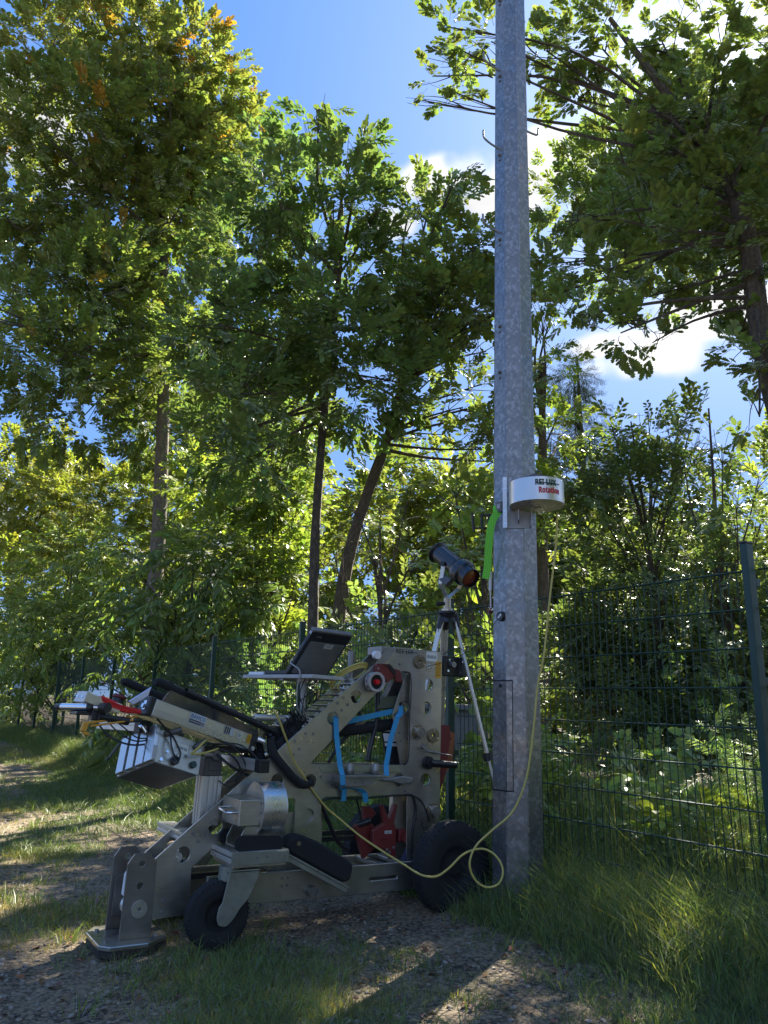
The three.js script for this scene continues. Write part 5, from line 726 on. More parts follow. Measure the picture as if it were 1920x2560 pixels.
const pt = (a, b, n) => { const o = V3(tl(0.02, 1.031, 0)).addScaledVector(V3(td), a).addScaledVector(V3(tu), b).addScaledVector(V3(tn), n); return new THREE.Matrix4().makeBasis(V3(td), V3(tu), V3(tn)).setPosition(o); };
print('brand_label', 0.108, 0.058, 512, (c, w, h) => { c.fillStyle = '#b9bdbd'; c.fillRect(0, 0, w, h); c.fillStyle = '#1c4f86'; c.textBaseline = 'middle'; c.textAlign = 'center'; c.font = `bold ${h * 0.5}px sans-serif`; c.fillText('BAHCO', w / 2, h * 0.30, w * 0.94); c.fillStyle = '#1b1d22'; c.fillRect(w * 0.03, h * 0.58, w * 0.7, h * 0.34); c.fillStyle = '#b9bdbd'; c.font = `bold ${h * 0.2}px sans-serif`; c.fillText('HYDRAULIK', w * 0.38, h * 0.75, w * 0.64); c.fillStyle = '#1b1d22'; for (let i = 0; i < 4; i++) c.fillRect(w * (0.755 + i * 0.055), h * 0.58, w * 0.034, h * 0.34); }, hu, pt(-0.383, -0.030, 0.0030));
print('bar_label', 0.064, 0.042, 256, (c, w, h) => { c.fillStyle = '#b4b6b4'; c.fillRect(0, 0, w, h); c.fillStyle = '#15171b'; for (let i = 0; i < 3; i++) c.fillRect(w * (0.04 + i * 0.21), h * 0.04, w * 0.15, h * 0.92); }, hu, pt(-0.165, -0.026, 0.0030));
print('round_sticker', 0.038, 0.038, 128, cog, hu, pt(-0.088, -0.030, 0.0034), { cut: true });
print('warning_label', 0.026, 0.050, 128, warn, hu, pt(-0.018, -0.030, 0.0032));
add('cap_screw', cyl(V(0.026, -0.072, 0.0).applyMatrix4(pt(0, 0, 0)), V(0.026, -0.072, 0.008).applyMatrix4(pt(0, 0, 0)), 0.012, 0.012, 20), M.offWhite, hu);
add('coupling', [cyl(V(0.035, -0.015, 0.01).applyMatrix4(pt(0, 0, 0)), V(0.075, -0.02, 0.03).applyMatrix4(pt(0, 0, 0)), 0.019, 0.019, 6), cyl(V(0.068, -0.012, 0.03).applyMatrix4(pt(0, 0, 0)), V(0.105, -0.06, 0.03).applyMatrix4(pt(0, 0, 0)), 0.017, 0.015, 6), cyl(V(0.105, -0.06, 0.03).applyMatrix4(pt(0, 0, 0)), V(0.115, -0.075, 0.03).applyMatrix4(pt(0, 0, 0)), 0.010, 0.010, 12)], M.chrome, hu);
add('hose_clamp', [cyl(V(0.10, -0.09, 0.03).applyMatrix4(pt(0, 0, 0)), V(0.125, -0.075, 0.035).applyMatrix4(pt(0, 0, 0)), 0.013, 0.013, 14)], M.chrome, hu);
add('pressure_hose', tube([[-0.236, 1.01, 0.11], [-0.215, 0.93, 0.13], [-0.144, 0.849, 0.145], [-0.075, 0.79, 0.14], [-0.015, 0.758, 0.125], [0.045, 0.762, 0.10], [0.07, 0.77, 0.05]], 0.024, 50, 14), M.blackMatt, mt);
// tray: near and far foam rails, dark film side, floor
const rail = (n, s0, v0, s1, v1, r0) => tube([tl(s0, v0, n), tl(lerp(s0, s1, 0.5), lerp(v0, v1, 0.5), n), tl(s1, v1, n)], r0, 30, 12);
add('foam_rail', [rail(-0.02, -0.61, 1.292, -0.38, 1.215, 0.023), cyl(tl(-0.63, 1.290, -0.02), tl(-0.60, 1.290, -0.02), 0.018, 0.024, 14)], M.blackMatt, mt);
add('frame_rail', [rail(0.0, -0.45, 1.250, 0.21, 1.040, 0.019), cyl(tl(0.17, 1.045, -0.02), tl(0.215, 1.035, -0.02), 0.022, 0.022, 12), cyl(tl(0.20, 1.04, -0.02), tl(0.16, 0.90, -0.03), 0.018, 0.018, 12)], M.black, mt);
add('foam_rail', [rail(-0.34, -0.63, 1.290, -0.30, 1.19, 0.022), cyl(tl(-0.65, 1.288, -0.34), tl(-0.62, 1.290, -0.34), 0.016, 0.023, 14)], M.blackMatt, mt);
add('frame_rail', [rail(-0.34, -0.30, 1.19, 0.20, 1.04, 0.013)], M.black, mt);
add('film_side', [tray(ext([[-0.60, 0.0], [-0.56, 0.098], [0.06, 0.020], [0.06, -0.02], [-0.60, -0.02]], -0.008, -0.004, [], 0), 0.0, 1.045, 0)], M.clearDark, mt);
add('film_end', flatT([[-0.645, 1.264], [-0.766, 1.185], [-0.738, 1.166], [-0.657, 1.215]], -0.03, -0.018, 0.004), M.clearFilm, mt);
add('tray_floor', [tray(bx(-0.62, 0.10, -0.075, -0.068, -0.34, -0.10, 0.002), 0.02, 1.031, 0)], M.alu, mt);
// cross profiles
const lat = (a, b, hh, t) => { const A = V3(a), B = V3(b), x = A.clone().sub(B).normalize(), y = V(0, 1, 0), z = V(0, 0, 0).crossVectors(x, y).normalize(), L = A.distanceTo(B); return [basis(bx(-L, 0, -hh, -0.004, -t, t, 0.002), a, x.toArray(), y.toArray(), z.toArray()), basis(bx(-L, 0, 0.004, hh, -t, t, 0.002), a, x.toArray(), y.toArray(), z.toArray()), basis(bx(-L + 0.002, -0.002, -0.005, 0.005, -t * 0.85, t * 0.85, 0), a, x.toArray(), y.toArray(), z.toArray())]; };
const endBlock = (a, b, L, s) => { const A = V3(a), B = V3(b), x = A.clone().sub(B).normalize(), z = V(0, 0, 0).crossVectors(x, UPV).normalize(); return basis(bx(0, L, -s, s, -s, s, 0.004), a, x.toArray(), [0, 1, 0], z.toArray()); };
const c1a = [-0.985, 1.055, 0.05], c1b = [-1.09, 1.05, -0.36], c2a = [-0.36, 0.872, 0.26], c2b = [-0.44, 0.885, -0.10];
const cp1 = add('cross_profile', lat(c1a, c1b, 0.024, 0.022), M.extruded, mt); add('end_block', endBlock(c1a, c1b, 0.06, 0.032), M.black, cp1);
add('wing_screw', [cyl([-0.99, 1.06, 0.10], [-0.985, 1.055, 0.13], 0.016, 0.014, 14), cyl([-0.988, 1.057, 0.122], [-0.97, 1.03, 0.135], 0.012, 0.008, 10)], M.chrome, cp1);
const cp2 = add('cross_profile', lat(c2a, c2b, 0.028, 0.024), M.extruded, mt); add('end_block', endBlock(c2a, c2b, 0.05, 0.034), M.black, cp2);
add('tray_support', [bx(-0.60, -0.30, 0.925, 0.96, 0.0, 0.05, 0.003).rotateZ(0).translate(0, 0.0, -0.02)], M.black, mt);
// steering bar
add('steering_bar', [cyl([-1.255, 1.149, 0.30], [-1.385, 1.142, 0.03], 0.020, 0.020, 24)], M.chrome, mt);
add('bar_end', cyl([-1.385, 1.142, 0.03], [-1.405, 1.141, -0.02], 0.019, 0.017, 20), M.black, mt);
add('bar_end', cyl([-1.255, 1.149, 0.30], [-1.236, 1.149, 0.345], 0.024, 0.024, 28), M.black, mt);
add('bar_clamp', [cyl([-1.292, 1.147, 0.225], [-1.276, 1.147, 0.258], 0.027, 0.027, 20), bx(-1.29, -1.22, 1.085, 1.14, 0.19, 0.27, 0.006), bx(-1.36, -1.24, 1.108, 1.125, 0.08, 0.25, 0.006)], M.black, mt);
// control box hanging below the tray, rolled towards its far side
{
  const ex = V3(td), roll = 18 * R, ey0 = V3(tu), ez0 = V3(tn), ey = ey0.clone().multiplyScalar(Math.cos(roll)).addScaledVector(ez0, -Math.sin(roll)), ez = ez0.clone().multiplyScalar(Math.cos(roll)).addScaledVector(ey0, Math.sin(roll));
  const o = tl(-0.59, 0.888, 0), place = g => basis(g, o, ex.toArray(), ey.toArray(), ez.toArray()), P = (a, b, n) => new THREE.Matrix4().makeBasis(ex, ey, ez).setPosition(V3(o).addScaledVector(ex, a).addScaledVector(ey, b).addScaledVector(ez, n));
  const cb = add('control_box', place(bx(0, 0.285, 0, 0.178, -0.34, 0, 0.004)), M.alu, mt, { label: 'tilted aluminium control box with an upside down number label' });
  for (const w of [-0.035, -0.112, -0.20, -0.29]) add('fin', place(bx(-0.024, 0.001, 0.006, 0.20, w - 0.033, w + 0.033, 0.003)), M.drum, cb);
  add('tape_piece', place(bx(-0.018, 0.002, 0.01, 0.085, -0.05, 0.004, 0.003)), M.offWhite, cb);
  add('base_panel', place(bx(0.003, 0.269, -0.004, 0.001, -0.337, -0.003, 0.001)), M.greyPlate, cb);
  print('number_label', 0.085, 0.048, 256, number('RL0032'), cb, P(0.150, 0.112, 0.0016).multiply(new THREE.Matrix4().makeRotationZ(Math.PI)));
  add('button', cylAt(place, [0.235, 0.045, 0], [0.235, 0.045, 0.016], 0.019), std({ color: rgb(0.015, 0.05, 0.04), roughness: 0.4 }), cb);
  add('socket', cylAt(place, [0.115, 0.035, 0], [0.115, 0.035, 0.02], 0.024), M.black, cb);
  add('catch', [cylAt(place, [0.03, 0.02, 0], [0.03, 0.02, 0.012], 0.010), cylAt(place, [0.06, 0.07, 0], [0.06, 0.07, 0.010], 0.008)], M.chrome, cb);
  add('scribble', tube([[0.13, 0.09, 0.001], [0.135, 0.075, 0.001], [0.12, 0.07, 0.001], [0.14, 0.06, 0.001], [0.12, 0.052, 0.001]].map(p => V(...p).applyMatrix4(P(0, 0, 0))), 0.0012, 30, 4), M.black, cb);
  add('cable_gland', [cylAt(place, [0.04, 0.16, 0.0], [0.10, 0.19, 0.05], 0.016), cylAt(place, [0.235, 0.14, 0.0], [0.275, 0.185, 0.04], 0.016)], M.greyPlate, cb);
  add('plug_lead', tube([[0.055, 0.165, 0.02], [0.06, 0.10, 0.035], [0.085, 0.05, 0.04], [0.115, 0.035, 0.03]].map(p => V(...p).applyMatrix4(P(0, 0, 0))), 0.0045, 30, 7), M.black, cb);
  add('plug_lead', tube([[-0.06, 0.20, 0.05], [0.0, 0.175, 0.04], [0.06, 0.15, 0.03], [0.10, 0.11, 0.03], [0.128, 0.07, 0.03], [0.13, 0.04, 0.025]].map(p => V(...p).applyMatrix4(P(0, 0, 0))), 0.0055, 40, 7), M.black, cb);
  add('yellow_lead', [tube([[0.275, 0.185, 0.04], [0.245, 0.16, 0.06], [0.22, 0.12, 0.05], [0.20, 0.09, 0.02]].map(p => V(...p).applyMatrix4(P(0, 0, 0))), 0.007, 24, 8), tube([[0.20, 0.085, 0.04], [0.25, 0.10, 0.05], [0.31, 0.13, 0.05], [0.36, 0.16, 0.04]].map(p => V(...p).applyMatrix4(P(0, 0, 0))), 0.006, 24, 8)], M.yellowCable, cb);
}
function cylAt(place, a, b, r) { return place(cyl(a, b, r, r * 0.95, 18)); }
// loose black cables round the tray and the table
const lead = (pts, r = 0.004, n = 50) => add('black_lead', tube(pts, r, n, 6), M.black, mt);
lead([[-1.18, 1.11, 0.02], [-1.10, 1.03, 0.05], [-1.02, 0.985, 0.10], [-0.96, 0.99, 0.12], [-0.93, 1.02, 0.09]]);
lead([[-1.15, 1.12, 0.0], [-1.07, 1.05, 0.06], [-1.0, 1.0, 0.10], [-0.94, 1.005, 0.12], [-0.92, 1.03, 0.1]]);
lead([[-1.22, 1.10, -0.02], [-1.13, 1.0, 0.04], [-1.04, 0.965, 0.1], [-0.96, 0.97, 0.12], [-0.90, 1.0, 0.12], [-0.80, 0.975, 0.14]], 0.005);
lead([[-0.62, 0.98, 0.15], [-0.50, 0.97, 0.16], [-0.42, 0.90, 0.17], [-0.40, 0.83, 0.17], [-0.44, 0.80, 0.15]]);
lead([[-0.60, 0.97, 0.14], [-0.46, 0.98, 0.16], [-0.36, 0.92, 0.19], [-0.31, 0.85, 0.22]]);
lead([[-0.58, 0.96, 0.12], [-0.50, 0.93, 0.15], [-0.44, 0.87, 0.16], [-0.42, 0.81, 0.14], [-0.48, 0.77, 0.1]], 0.006);
lead([[-0.55, 0.92, 0.1], [-0.47, 0.86, 0.12], [-0.38, 0.82, 0.1], [-0.30, 0.79, 0.06]], 0.008);
lead([[-0.52, 0.78, 0.08], [-0.46, 0.745, 0.1], [-0.42, 0.76, 0.08], [-0.40, 0.80, 0.06]], 0.004);
lead([[0.12, 0.66, 0.11], [0.18, 0.675, 0.11], [0.40, 0.672, 0.108], [0.70, 0.685, 0.108], [0.79, 0.68, 0.108], [0.82, 0.60, 0.108], [0.80, 0.45, 0.108], [0.80, 0.30, 0.108]], 0.007, 80);
lead([[0.78, 0.69, 0.106], [0.86, 0.65, 0.106], [0.91, 0.58, 0.106], [0.93, 0.52, 0.106]], 0.004);
lead([[0.13, 0.65, 0.09], [0.20, 0.55, 0.07], [0.30, 0.42, 0.03], [0.40, 0.35, 0]], 0.013);
lead([[-0.02, 1.37, 0.15], [-0.05, 1.25, 0.14], [-0.03, 1.15, 0.1], [0.05, 1.13, 0.06], [0.10, 1.20, 0.05]], 0.003);
lead([[-0.06, 1.38, 0.17], [-0.09, 1.28, 0.16], [-0.02, 1.20, 0.08], [0.03, 1.17, 0.03]], 0.003);
lead([[0.05, 1.36, 0.1], [0.0, 1.28, 0.1], [-0.08, 1.20, 0.1], [-0.09, 1.13, 0.08], [-0.03, 1.10, 0.06]], 0.003);
lead([[0.12, 1.36, 0.05], [0.10, 1.26, 0.05], [0.07, 1.22, 0.03]], 0.003);
// table on its swivel post
const fdir = [-Math.sin(12 * R), 0, -Math.cos(12 * R)], sdir = [Math.cos(12 * R), 0, -Math.sin(12 * R)], TC = [-0.09, 1.384, 0.305];
const tb = (a, b, v) => [TC[0] + a * fdir[0] + b * sdir[0], TC[1] + v, TC[2] + a * fdir[2] + b * sdir[2]];
const tabF = g => basis(g, TC, sdir, [0, 1, 0], V(0, 0, 0).crossVectors(V3(sdir), UPV).toArray());                // x across, -z along the table's length... z points to the viewer
const table = add('table_top', tabF(bx(0, 0.25, -0.022, 0.0, -0.70, 0, 0.004)), M.offWhite, mt, { label: 'small pale swivel table carrying the laptop' });
add('table_post', [cyl([0.02, 1.09, 0], [0.015, 1.27, 0], 0.017, 0.017, 20), cyl([0.015, 1.27, 0], [0.012, 1.368, 0], 0.022, 0.022, 20), cyl([0.012, 1.345, 0], [0.012, 1.368, 0], 0.045, 0.055, 20)], M.offWhite, mt);
add('table_bracket', tabF(bx(0.02, 0.23, -0.034, -0.022, -0.34, -0.30, 0.002)), M.steel, table);

// ---------------------------------------------------------------- things lying on or hung on the machine
{
  // laptop, seen from behind: base on the table, lid leaning back towards the near right
  const lt = thing('rugged_laptop', 'rugged black laptop with grey back panel open on the swivel table', 'laptop', [TC[0], TC[1], TC[2] - 0.2], null, FR);
  const hinge = tb(0.28, 0.02, 0.018), e1 = V3(sdir), lean = 42 * R, back = V3(fdir).multiplyScalar(-1), e2 = UPV.clone().multiplyScalar(Math.cos(lean)).addScaledVector(back, Math.sin(lean)), e3 = V(0, 0, 0).crossVectors(e1, e2);
  const F = g => basis(g, hinge, e1.toArray(), e2.toArray(), e3.toArray());
  const lid = add('lid', [F(bx(0, 0.32, 0, 0.335, -0.014, 0.022, 0.010))], M.black, lt);
  add('back_panel', F(ext(roundPoly([[0.022, 0.012], [0.300, 0.012], [0.300, 0.262], [0.022, 0.262]], 0.012), 0.0215, 0.0245)), M.laptopGrey, lid);
  add('top_bumper', F(bx(0.0, 0.32, 0.325, 0.343, -0.016, 0.018, 0.006)), M.laptopGrey, lid);
  const P = (a, b, c) => new THREE.Matrix4().makeBasis(e1, e2, e3).setPosition(V3(hinge).addScaledVector(e1, a).addScaledVector(e2, b).addScaledVector(e3, c));
  print('label', 0.070, 0.034, 256, (c, w, h) => { c.fillStyle = '#b4b6b0'; c.fillRect(0, 0, w, h); c.fillStyle = '#33363a'; c.font = `bold ${h * 0.42}px sans-serif`; c.textAlign = 'center'; c.textBaseline = 'middle'; c.fillText('Pa63', w * 0.52, h * 0.5); }, lid, P(0.178, 0.238, 0.0252));
  print('lettering', 0.07, 0.02, 256, (c, w, h) => { c.clearRect(0, 0, w, h); c.fillStyle = '#8c8f92'; c.font = `bold ${h * 0.85}px sans-serif`; c.textBaseline = 'middle'; c.fillText('R-Saj', 0, h / 2, w); }, lid, P(0.08, 0.30, 0.0226), { cut: true });
  add('port_cover', [F(bx(-0.003, 0.002, 0.14, 0.17, -0.006, 0.012, 0.003)), F(bx(-0.002, 0.002, 0.19, 0.25, -0.008, 0.014, 0.002))], M.blackGloss, lid);
  { const e = new THREE.Matrix4().makeBasis(e3.clone(), e2, e1.clone().multiplyScalar(-1)).setPosition(V3(hinge).addScaledVector(e2, 0.315).addScaledVector(e1, -0.0012).addScaledVector(e3, 0.004)); print('sticker', 0.018, 0.018, 64, (c, w, h) => { c.fillStyle = '#cfd6dc'; c.fillRect(0, 0, w, h); c.fillStyle = '#1d2a38'; c.fillRect(w * 0.3, h * 0.25, w * 0.4, h * 0.5); }, lid, e); }
  add('keyboard_base', tabF(bx(0.02, 0.34, 0.002, 0.026, -0.50, -0.27, 0.006)), M.black, lt);
  add('usb_lead', tube([V(-0.005, 0.10, 0.004).applyMatrix4(P(0, 0, 0)), V(-0.03, 0.09, 0.02).applyMatrix4(P(0, 0, 0)), [-0.12, 1.40, 0.20], [-0.115, 1.30, 0.17], [-0.08, 1.20, 0.12], [-0.02, 1.15, 0.07], [0.05, 1.13, 0.04]], 0.004, 60, 7), std({ color: rgb(0.35, 0.35, 0.32), roughness: 0.5 }), lt);
  // white notebook
  const nb = thing('notebook', 'flat white notebook lying on the swivel table beside the laptop', 'notebook', tb(0.5, 0.1, 0.001), null, FR);
  add('cover', tabF(bx(0.02, 0.24, 0.0015, 0.0045, -0.67, -0.51, 0.001)), M.white, nb); add('pages', tabF(bx(0.023, 0.237, 0.0048, 0.019, -0.667, -0.513, 0.001)), std({ color: rgb(0.8, 0.8, 0.78), roughness: 0.8 }), nb);
}
{
  // second sensor drum standing on the console
  const u0 = -0.372, u1 = -0.235, v0 = 0.652, w0 = 0.262, r = 0.137;
  const ds = thing('rotation_sensor', 'round aluminium sensor drum with box and chrome handle on the machine console', 'sensor', [-0.33, 0.457, w0], null, FR);
  const L = u1 - u0, dg = lathe([[0, 0], [r - 0.003, 0], [r, 0.003], [r, L - 0.003], [r - 0.003, L], [0, L]], 72).rotateZ(-Math.PI / 2).translate(u0, v0, w0);
  const drum = add('drum', dg, M.drum, ds, { keepUV: true });
  add('rim', [new THREE.TorusGeometry(r, 0.0022, 8, 72).rotateY(Math.PI / 2).translate(u0 + 0.001, v0, w0), new THREE.TorusGeometry(r, 0.0022, 8, 72).rotateY(Math.PI / 2).translate(u1 - 0.001, v0, w0)], M.aluBright, drum);
  { const g = new THREE.CylinderGeometry(r + 0.0008, r + 0.0008, 0.036, 20, 1, true, 0, 0.62).rotateZ(-Math.PI / 2); g.rotateX(-Math.PI / 2 + 0.22); g.translate(u0 + 0.085, v0, w0); print('lettering', 0.62 * r, 0.036, 256, (c, w, h) => { c.clearRect(0, 0, w, h); c.fillStyle = '#1f6f5c'; c.font = `bold ${h * 0.95}px sans-serif`; c.textBaseline = 'middle'; c.fillText('REI', 0, h * 0.54, w * 0.95); }, drum, null, { geometry: g, cut: true }); }
  const box = add('gear_box', [bx(-0.50, u0 - 0.001, 0.575, 0.708, 0.125, 0.365, 0.006)], M.alu, ds);
  add('flange', [bx(u0 - 0.006, u0, 0.565, 0.715, 0.115, 0.376, 0.002)], M.alu, box);
  for (const v of [0.59, 0.64, 0.69]) add('screw', [cyl([u0 - 0.012, v, 0.371], [u0 - 0.005, v, 0.371], 0.006, 0.006, 12)], M.steel, box);
  add('handle', tube([[-0.50, 0.652, 0.17], [-0.53, 0.652, 0.175], [-0.543, 0.650, 0.19], [-0.543, 0.640, 0.29], [-0.535, 0.638, 0.305], [-0.50, 0.638, 0.31]], 0.0075, 40, 10), M.chrome, box);
  add('stand', [ext([[-0.475, 0.458], [-0.475, 0.50], [-0.44, 0.575], [-0.37, 0.575], [-0.37, 0.458]], 0.322, 0.328), bx(-0.475, -0.25, 0.458, 0.470, 0.15, 0.34, 0.002), ext([[-0.475, 0.458], [-0.475, 0.50], [-0.44, 0.575], [-0.37, 0.575], [-0.37, 0.458]], 0.16, 0.166)], M.alu, ds);
  add('roller', [cyl([-0.47, 0.482, 0.30], [-0.47, 0.482, 0.345], 0.013, 0.013, 16)], M.offWhite, ds);
}
{
  const tr = thing('tape_roll', 'white tape roll printed with round marks on a red knob of the machine', 'tape roll', [0.454, 1.30, 0.10], null, FR), u = 0.448, v = 1.372;
  const ring = Array.from({ length: 48 }, (_, i) => [u + 0.063 * Math.cos(i * Math.PI / 24), v + 0.063 * Math.sin(i * Math.PI / 24)]);
  const rg = add('roll', ext(ring, 0.115, 0.165, [[u, v, 0.045]], 0.002), std({ color: rgb(0.58, 0.52, 0.48), roughness: 0.6, map: again(smudge, 0.2) }), tr);
  for (let i = 0; i < 8; i++) { const a = 2.0 + i * 0.55, n = [Math.cos(a), Math.sin(a), 0], t = [-Math.sin(a), Math.cos(a), 0]; print('printed_mark', 0.024, 0.024, 64, (c, w, h) => { c.clearRect(0, 0, w, h); c.strokeStyle = '#44484a'; c.lineWidth = w * 0.13; c.beginPath(); c.arc(w / 2, h / 2, w * 0.34, 0, 7); c.stroke(); c.fillStyle = '#44484a'; c.fillRect(w * 0.38, h * 0.44, w * 0.24, h * 0.12); }, rg, at(u + 0.0642 * n[0], v + 0.0642 * n[1], 0.14, t, [0, 0, 1]).multiply(new THREE.Matrix4().makeRotationY(Math.PI)), { cut: true }); }
  add('core', [cyl([u, v, 0.10], [u, v, 0.15], 0.0448, 0.0448, 32)], M.blackMatt, tr);
  add('knob', [cyl([u, v, 0.15], [u, v, 0.178], 0.018, 0.015, 20), cyl([u, v, 0.178], [u, v, 0.182], 0.008, 0.008, 12)], M.redPlastic, tr);
}
{
  const bs = thing('blue_strap', 'blue lashing strap tied through the holes and shelf of the machine plate', 'strap', [0.22, 0.66, 0.12], null, FR);
  add('webbing', ribbon([[0.215, 1.15, 0.07], [0.197, 1.128, 0.108], [0.203, 1.036, 0.115], [0.214, 0.86, 0.16], [0.216, 0.815, 0.19], [0.222, 0.76, 0.19], [0.24, 0.735, 0.15]], [1, 0, 0], 0.034, 0.0025), M.blueStrap, bs);
  add('webbing', ribbon([[0.716, 1.235, 0.045], [0.705, 1.19, 0.068], [0.655, 1.165, 0.106], [0.60, 1.02, 0.115], [0.552, 0.865, 0.15], [0.535, 0.81, 0.185]], [1, 0, 0.1], 0.034, 0.0025), M.blueStrap, bs);
  add('webbing', ribbon([[0.20, 1.085, -0.02], [0.339, 1.125, 0.025], [0.50, 1.162, 0.032], [0.70, 1.205, 0.035]], [0, 1, 0], 0.034, 0.0025), M.blueStrap, bs);
  add('tail', ribbon([[0.24, 0.74, 0.15], [0.268, 0.728, 0.135], [0.276, 0.66, 0.115]], [1, 0, 0], 0.034, 0.0025), M.blueStrap, bs);
  add('tail', ribbon([[0.30, 0.735, 0.14], [0.37, 0.728, 0.14], [0.415, 0.705, 0.13], [0.436, 0.65, 0.118]], [0.9, 0, 0.4], 0.034, 0.0025), M.blueStrap, bs);
}
{
  // red clamps kept in the lower window
  const r1 = thing('red_clamp', 'dull red steel clamp with two prongs and a paper tag in the lower window', 'clamp', [0.62, 0.30, 0.0], null, FR);
  const b1 = add('body', ext([[0.537, 0.388], [0.53, 0.474], [0.614, 0.515], [0.588, 0.62], [0.60, 0.628], [0.652, 0.535], [0.69, 0.628], [0.712, 0.622], [0.69, 0.515], [0.712, 0.472], [0.712, 0.302], [0.676, 0.302], [0.649, 0.347]], 0.022, 0.062, [], 0.006), M.red, r1);
  print('paper_tag', 0.052, 0.018, 128, (c, w, h) => { c.fillStyle = '#b9bab6'; c.fillRect(0, 0, w, h); c.fillStyle = '#2a2a2a'; c.font = `bold ${h * 0.6}px sans-serif`; c.textBaseline = 'middle'; c.textAlign = 'center'; c.fillText('RL0032', w / 2, h / 2, w * 0.7); }, b1, at(0.645, 0.462, 0.0628));
  print('cast_lettering', 0.075, 0.016, 128, (c, w, h) => { c.clearRect(0, 0, w, h); c.fillStyle = '#2a0c0a'; c.font = `bold ${h * 0.95}px sans-serif`; c.textBaseline = 'middle'; c.fillText('SUPER', w * 0.05, h / 2, w * 0.9); }, b1, at(0.625, 0.420, 0.0628), { cut: true });
  for (const [u, v] of [[0.64, 0.36], [0.66, 0.345], [0.69, 0.37]]) add('rivet', bolt(u, v, 0.062, 0.007), M.steel, b1);
  add('jaw', [bx(0.725, 0.79, 0.40, 0.475, 0.02, 0.07, 0.008), cyl([0.765, 0.43, 0.03], [0.765, 0.43, 0.085], 0.028, 0.028, 18)], M.red, r1);
  add('strap_end', ribbon([[0.81, 0.44, 0.07], [0.79, 0.36, 0.08], [0.745, 0.30, 0.09]], [1, 0.3, 0], 0.034, 0.004), std({ color: rgb(0.05, 0.045, 0.09), roughness: 0.8 }), r1);
  const r2 = thing('red_clamp', 'second dull red steel clamp leaning behind the pronged one', 'clamp', [0.52, 0.30, -0.06], null, FR);
  add('body', ext([[0.50, 0.609], [0.545, 0.608], [0.581, 0.584], [0.594, 0.56], [0.545, 0.521], [0.609, 0.472], [0.60, 0.36], [0.52, 0.302], [0.45, 0.469], [0.443, 0.492], [0.515, 0.521]], -0.05, -0.005, [], 0.006), M.red, r2);
  add('grip', [cyl([0.47, 0.50, -0.02], [0.54, 0.53, 0.02], 0.02, 0.02, 14), tube([[0.48, 0.53, 0.0], [0.46, 0.60, 0.0], [0.43, 0.66, 0.01]], 0.006, 20, 6)], M.black, r2);
}
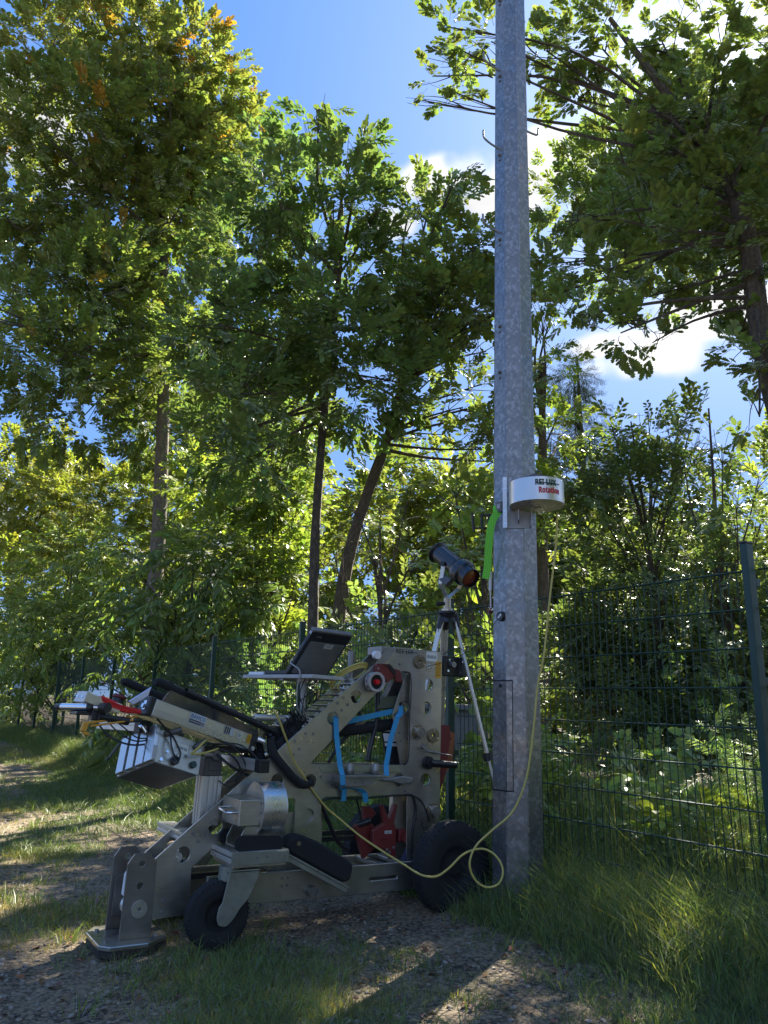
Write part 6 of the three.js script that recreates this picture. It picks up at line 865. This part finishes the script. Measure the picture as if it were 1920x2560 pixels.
{
  // tools lying on the front of the tray
  const bl = thing('square_tube', 'short square aluminium tube with two screws on the front of the tray', 'tube', tl(-1.0, 1.15, -0.1), null, FR);
  add('tube_body', tray(bx(0, 0.20, -0.048, 0.0, -0.10, 0.0, 0.003), -1.0, 1.22, 0), M.drum, bl);
  const fp = add('end_plate', tray(bx(-0.004, 0.0, -0.05, 0.002, -0.102, 0.002, 0.001), -1.0, 1.22, 0), M.white, bl);
  for (const n of [-0.025, -0.075]) add('screw', tray(cyl([-0.008, -0.024, n], [-0.004, -0.024, n], 0.008, 0.008, 12), -1.0, 1.22, 0), M.chrome, fp);
  const rw = thing('red_wedge', 'bright red plastic wedge lying on the front of the tray', 'wedge', tl(-0.9, 1.14, -0.02), null, FR);
  add('wedge_body', flatT(roundPoly([[-0.932, 1.195], [-0.922, 1.207], [-0.87, 1.190], [-0.791, 1.161], [-0.698, 1.145], [-0.693, 1.124], [-0.786, 1.127], [-0.87, 1.147], [-0.921, 1.175]], 0.005), -0.03, 0.0, 0.005), M.redPlastic, rw);
  add('rib', flatT([[-0.915, 1.186], [-0.91, 1.191], [-0.72, 1.137], [-0.72, 1.133]], 0.0, 0.004, 0.001), M.redPlastic, rw);
  const rk = thing('red_jar', 'small dull red round jar between the wedge and the foam rail', 'jar', tl(-0.78, 1.19, -0.12), null, FR);
  add('jar_lid', tray(lathe([[0, 0], [0.035, 0], [0.036, 0.01], [0.03, 0.02], [0, 0.024]], 28), -0.77, 1.196, -0.12), M.red, rk); add('jar_base', tray(cyl([0, -0.02, 0], [0, 0.001, 0], 0.03, 0.03, 20), -0.77, 1.196, -0.12), M.black, rk);
  const yc = thing('yellow_clamp', 'orange yellow plastic clamp with thin arms below the steering bar', 'clamp', tl(-0.95, 1.06, 0.02), null, FR);
  add('arm', [cyl(tl(-0.98, 1.073, 0.0), tl(-0.70, 1.112, -0.02), 0.006, 0.005, 10), cyl(tl(-0.97, 1.06, 0.02), tl(-0.74, 1.092, 0.0), 0.005, 0.005, 10)], M.yellowTool, yc);
  add('jaw', [tray(bx(-0.03, 0.0, -0.035, 0.012, -0.012, 0.012, 0.006), -0.98, 1.062, 0.01), tray(bx(-0.012, 0.02, -0.045, -0.03, -0.01, 0.01, 0.004), -0.98, 1.062, 0.01)], M.yellowTool, yc);
  const dc = thing('dark_handle', 'black tool handle under the red wedge at the tray front', 'tool', tl(-0.85, 1.08, 0), null, FR);
  add('handle', [cyl(tl(-0.92, 1.105, -0.01), tl(-0.76, 1.085, -0.01), 0.015, 0.02, 14), cyl(tl(-0.76, 1.085, -0.01), tl(-0.68, 1.09, -0.03), 0.007, 0.007, 10)], M.black, dc);
  const wb = thing('wire_bundle', 'coppery wires and clips lying in the tray above the hydraulic unit', 'wires', tl(-0.25, 1.08, -0.05), null, FR);
  { const r = mulberry(71), gs = []; for (let i = 0; i < 9; i++) { const p = []; for (let k = 0; k < 5; k++) { const s = -0.38 + 0.05 * i + 0.035 * k + 0.02 * r(); p.push(tl(s, 1.045 - 0.27 * s + 0.012 + 0.02 * r(), -0.035 - 0.05 * r())); } gs.push(tube(p, 0.004, 20, 5)); } add('wire', gs, std({ color: rgb(0.45, 0.28, 0.2), roughness: 0.5 }), wb); add('clip', [tray(bx(-0.18, -0.15, 0.0, 0.05, -0.05, -0.03, 0.004), 0.02, 1.035, 0), tray(bx(-0.09, -0.06, 0.0, 0.035, -0.05, -0.03, 0.004), 0.02, 1.035, 0)], M.maroon, wb); }
  const rod = thing('leaning_rod', 'dark rod sticking out below the fins of the control box', 'rod', [-1.05, 0.85, -0.2], null, FR);
  add('rod_body', cyl([-0.99, 1.0, -0.16], [-1.06, 0.878, -0.195], 0.009, 0.007, 12), M.greyPlate, rod); add('rod_tip', cyl([-1.06, 0.878, -0.195], [-1.07, 0.86, -0.2], 0.008, 0.003, 10), M.black, rod);
}
{
  // yellow cables: the coil round the steel post and the long one from the drum on the mast
  const co = thing('cable_coil', 'coil of yellow cable hung round the short steel post', 'cable', [0.34, 1.38, 0], null, FR), pts = [], N = 5;
  const ca = V(0.115, 0.058, 0.03), cb = V(-0.03, 0.05, 0.065);
  for (let i = 0; i <= N * 28; i++) { const a = i / 28 * 6.283, k = 0.92 + 0.14 * noise3(i * 0.05, 2, 1) , l = Math.floor(i / 28); pts.push(V(0.335, 1.398 + 0.008 * (l - 2) + 0.006 * noise3(i * 0.1, 5, 5), 0.005).addScaledVector(ca, Math.cos(a) * k).addScaledVector(cb, Math.sin(a) * k)); }
  add('loops', tube(pts, 0.0055, 420, 7), M.yellowCable, co);
  add('cable_end', tube([[0.24, 1.37, 0.06], [0.215, 1.345, 0.08], [0.22, 1.32, 0.07], [0.27, 1.31, 0.05]], 0.0055, 20, 7), M.yellowCable, co);
  add('plug', [cyl([0.225, 1.325, 0.065], [0.29, 1.315, 0.05], 0.011, 0.011, 14), cyl([0.25, 1.33, 0.06], [0.262, 1.328, 0.058], 0.014, 0.014, 14)], M.chrome, co);
  const lc = [[3.482, 2.412, -3.368], [3.46, 2.213, -3.366], [3.417, 1.889, -3.39], [3.401, 1.668, -3.415], [3.38, 1.503, -3.428], [3.36, 1.37, -3.455], [3.319, 1.07, -3.471], [3.271, 0.798, -3.495], [3.194, 0.63, -3.532], [3.088, 0.539, -3.578], [2.984, 0.449, -3.61], [2.952, 0.363, -3.619], [2.981, 0.285, -3.61], [3.04, 0.243, -3.585], [3.104, 0.261, -3.55], [3.134, 0.329, -3.548], [3.117, 0.393, -3.578], [3.073, 0.43, -3.619], [3.02, 0.429, -3.654], [2.95, 0.4, -3.683], [2.879, 0.335, -3.711], [2.819, 0.29, -3.751], [2.763, 0.291, -3.811], [2.705, 0.336, -3.91], [2.655, 0.386, -4.05], [2.58, 0.454, -4.176], [2.477, 0.544, -4.241], [2.382, 0.619, -4.257], [2.279, 0.728, -4.255], [2.207, 0.812, -4.24], [2.14, 0.897, -4.235], [2.079, 1.003, -4.206], [2.041, 1.064, -4.188], [2.009, 1.125, -4.18], [1.99, 1.161, -4.182], [1.974, 1.183, -4.198]];
  const yl = thing('yellow_cable', 'long yellow cable hanging from the mast drum and looping past the rear wheel', 'cable', [3.04, 0.24, -3.58]);
  add('cable', tube(lc, 0.0062, 260, 8), M.yellowCable, yl); add('ferrule', cyl(V3(lc[lc.length - 1]), V3(lc[lc.length - 1]).add(V(-0.02, 0.008, -0.01)), 0.004, 0.003, 8), M.black, yl);
}

// ---------------------------------------------------------------- render
const renderer = new THREE.WebGLRenderer({ antialias: true });
renderer.setSize(768, 1024);
renderer.shadowMap.enabled = true;
renderer.toneMapping = THREE.LinearToneMapping;
renderer.toneMappingExposure = EXPOSURE;
console.log('sprays', SPRAY_COUNT);
renderer.render(scene, camera);
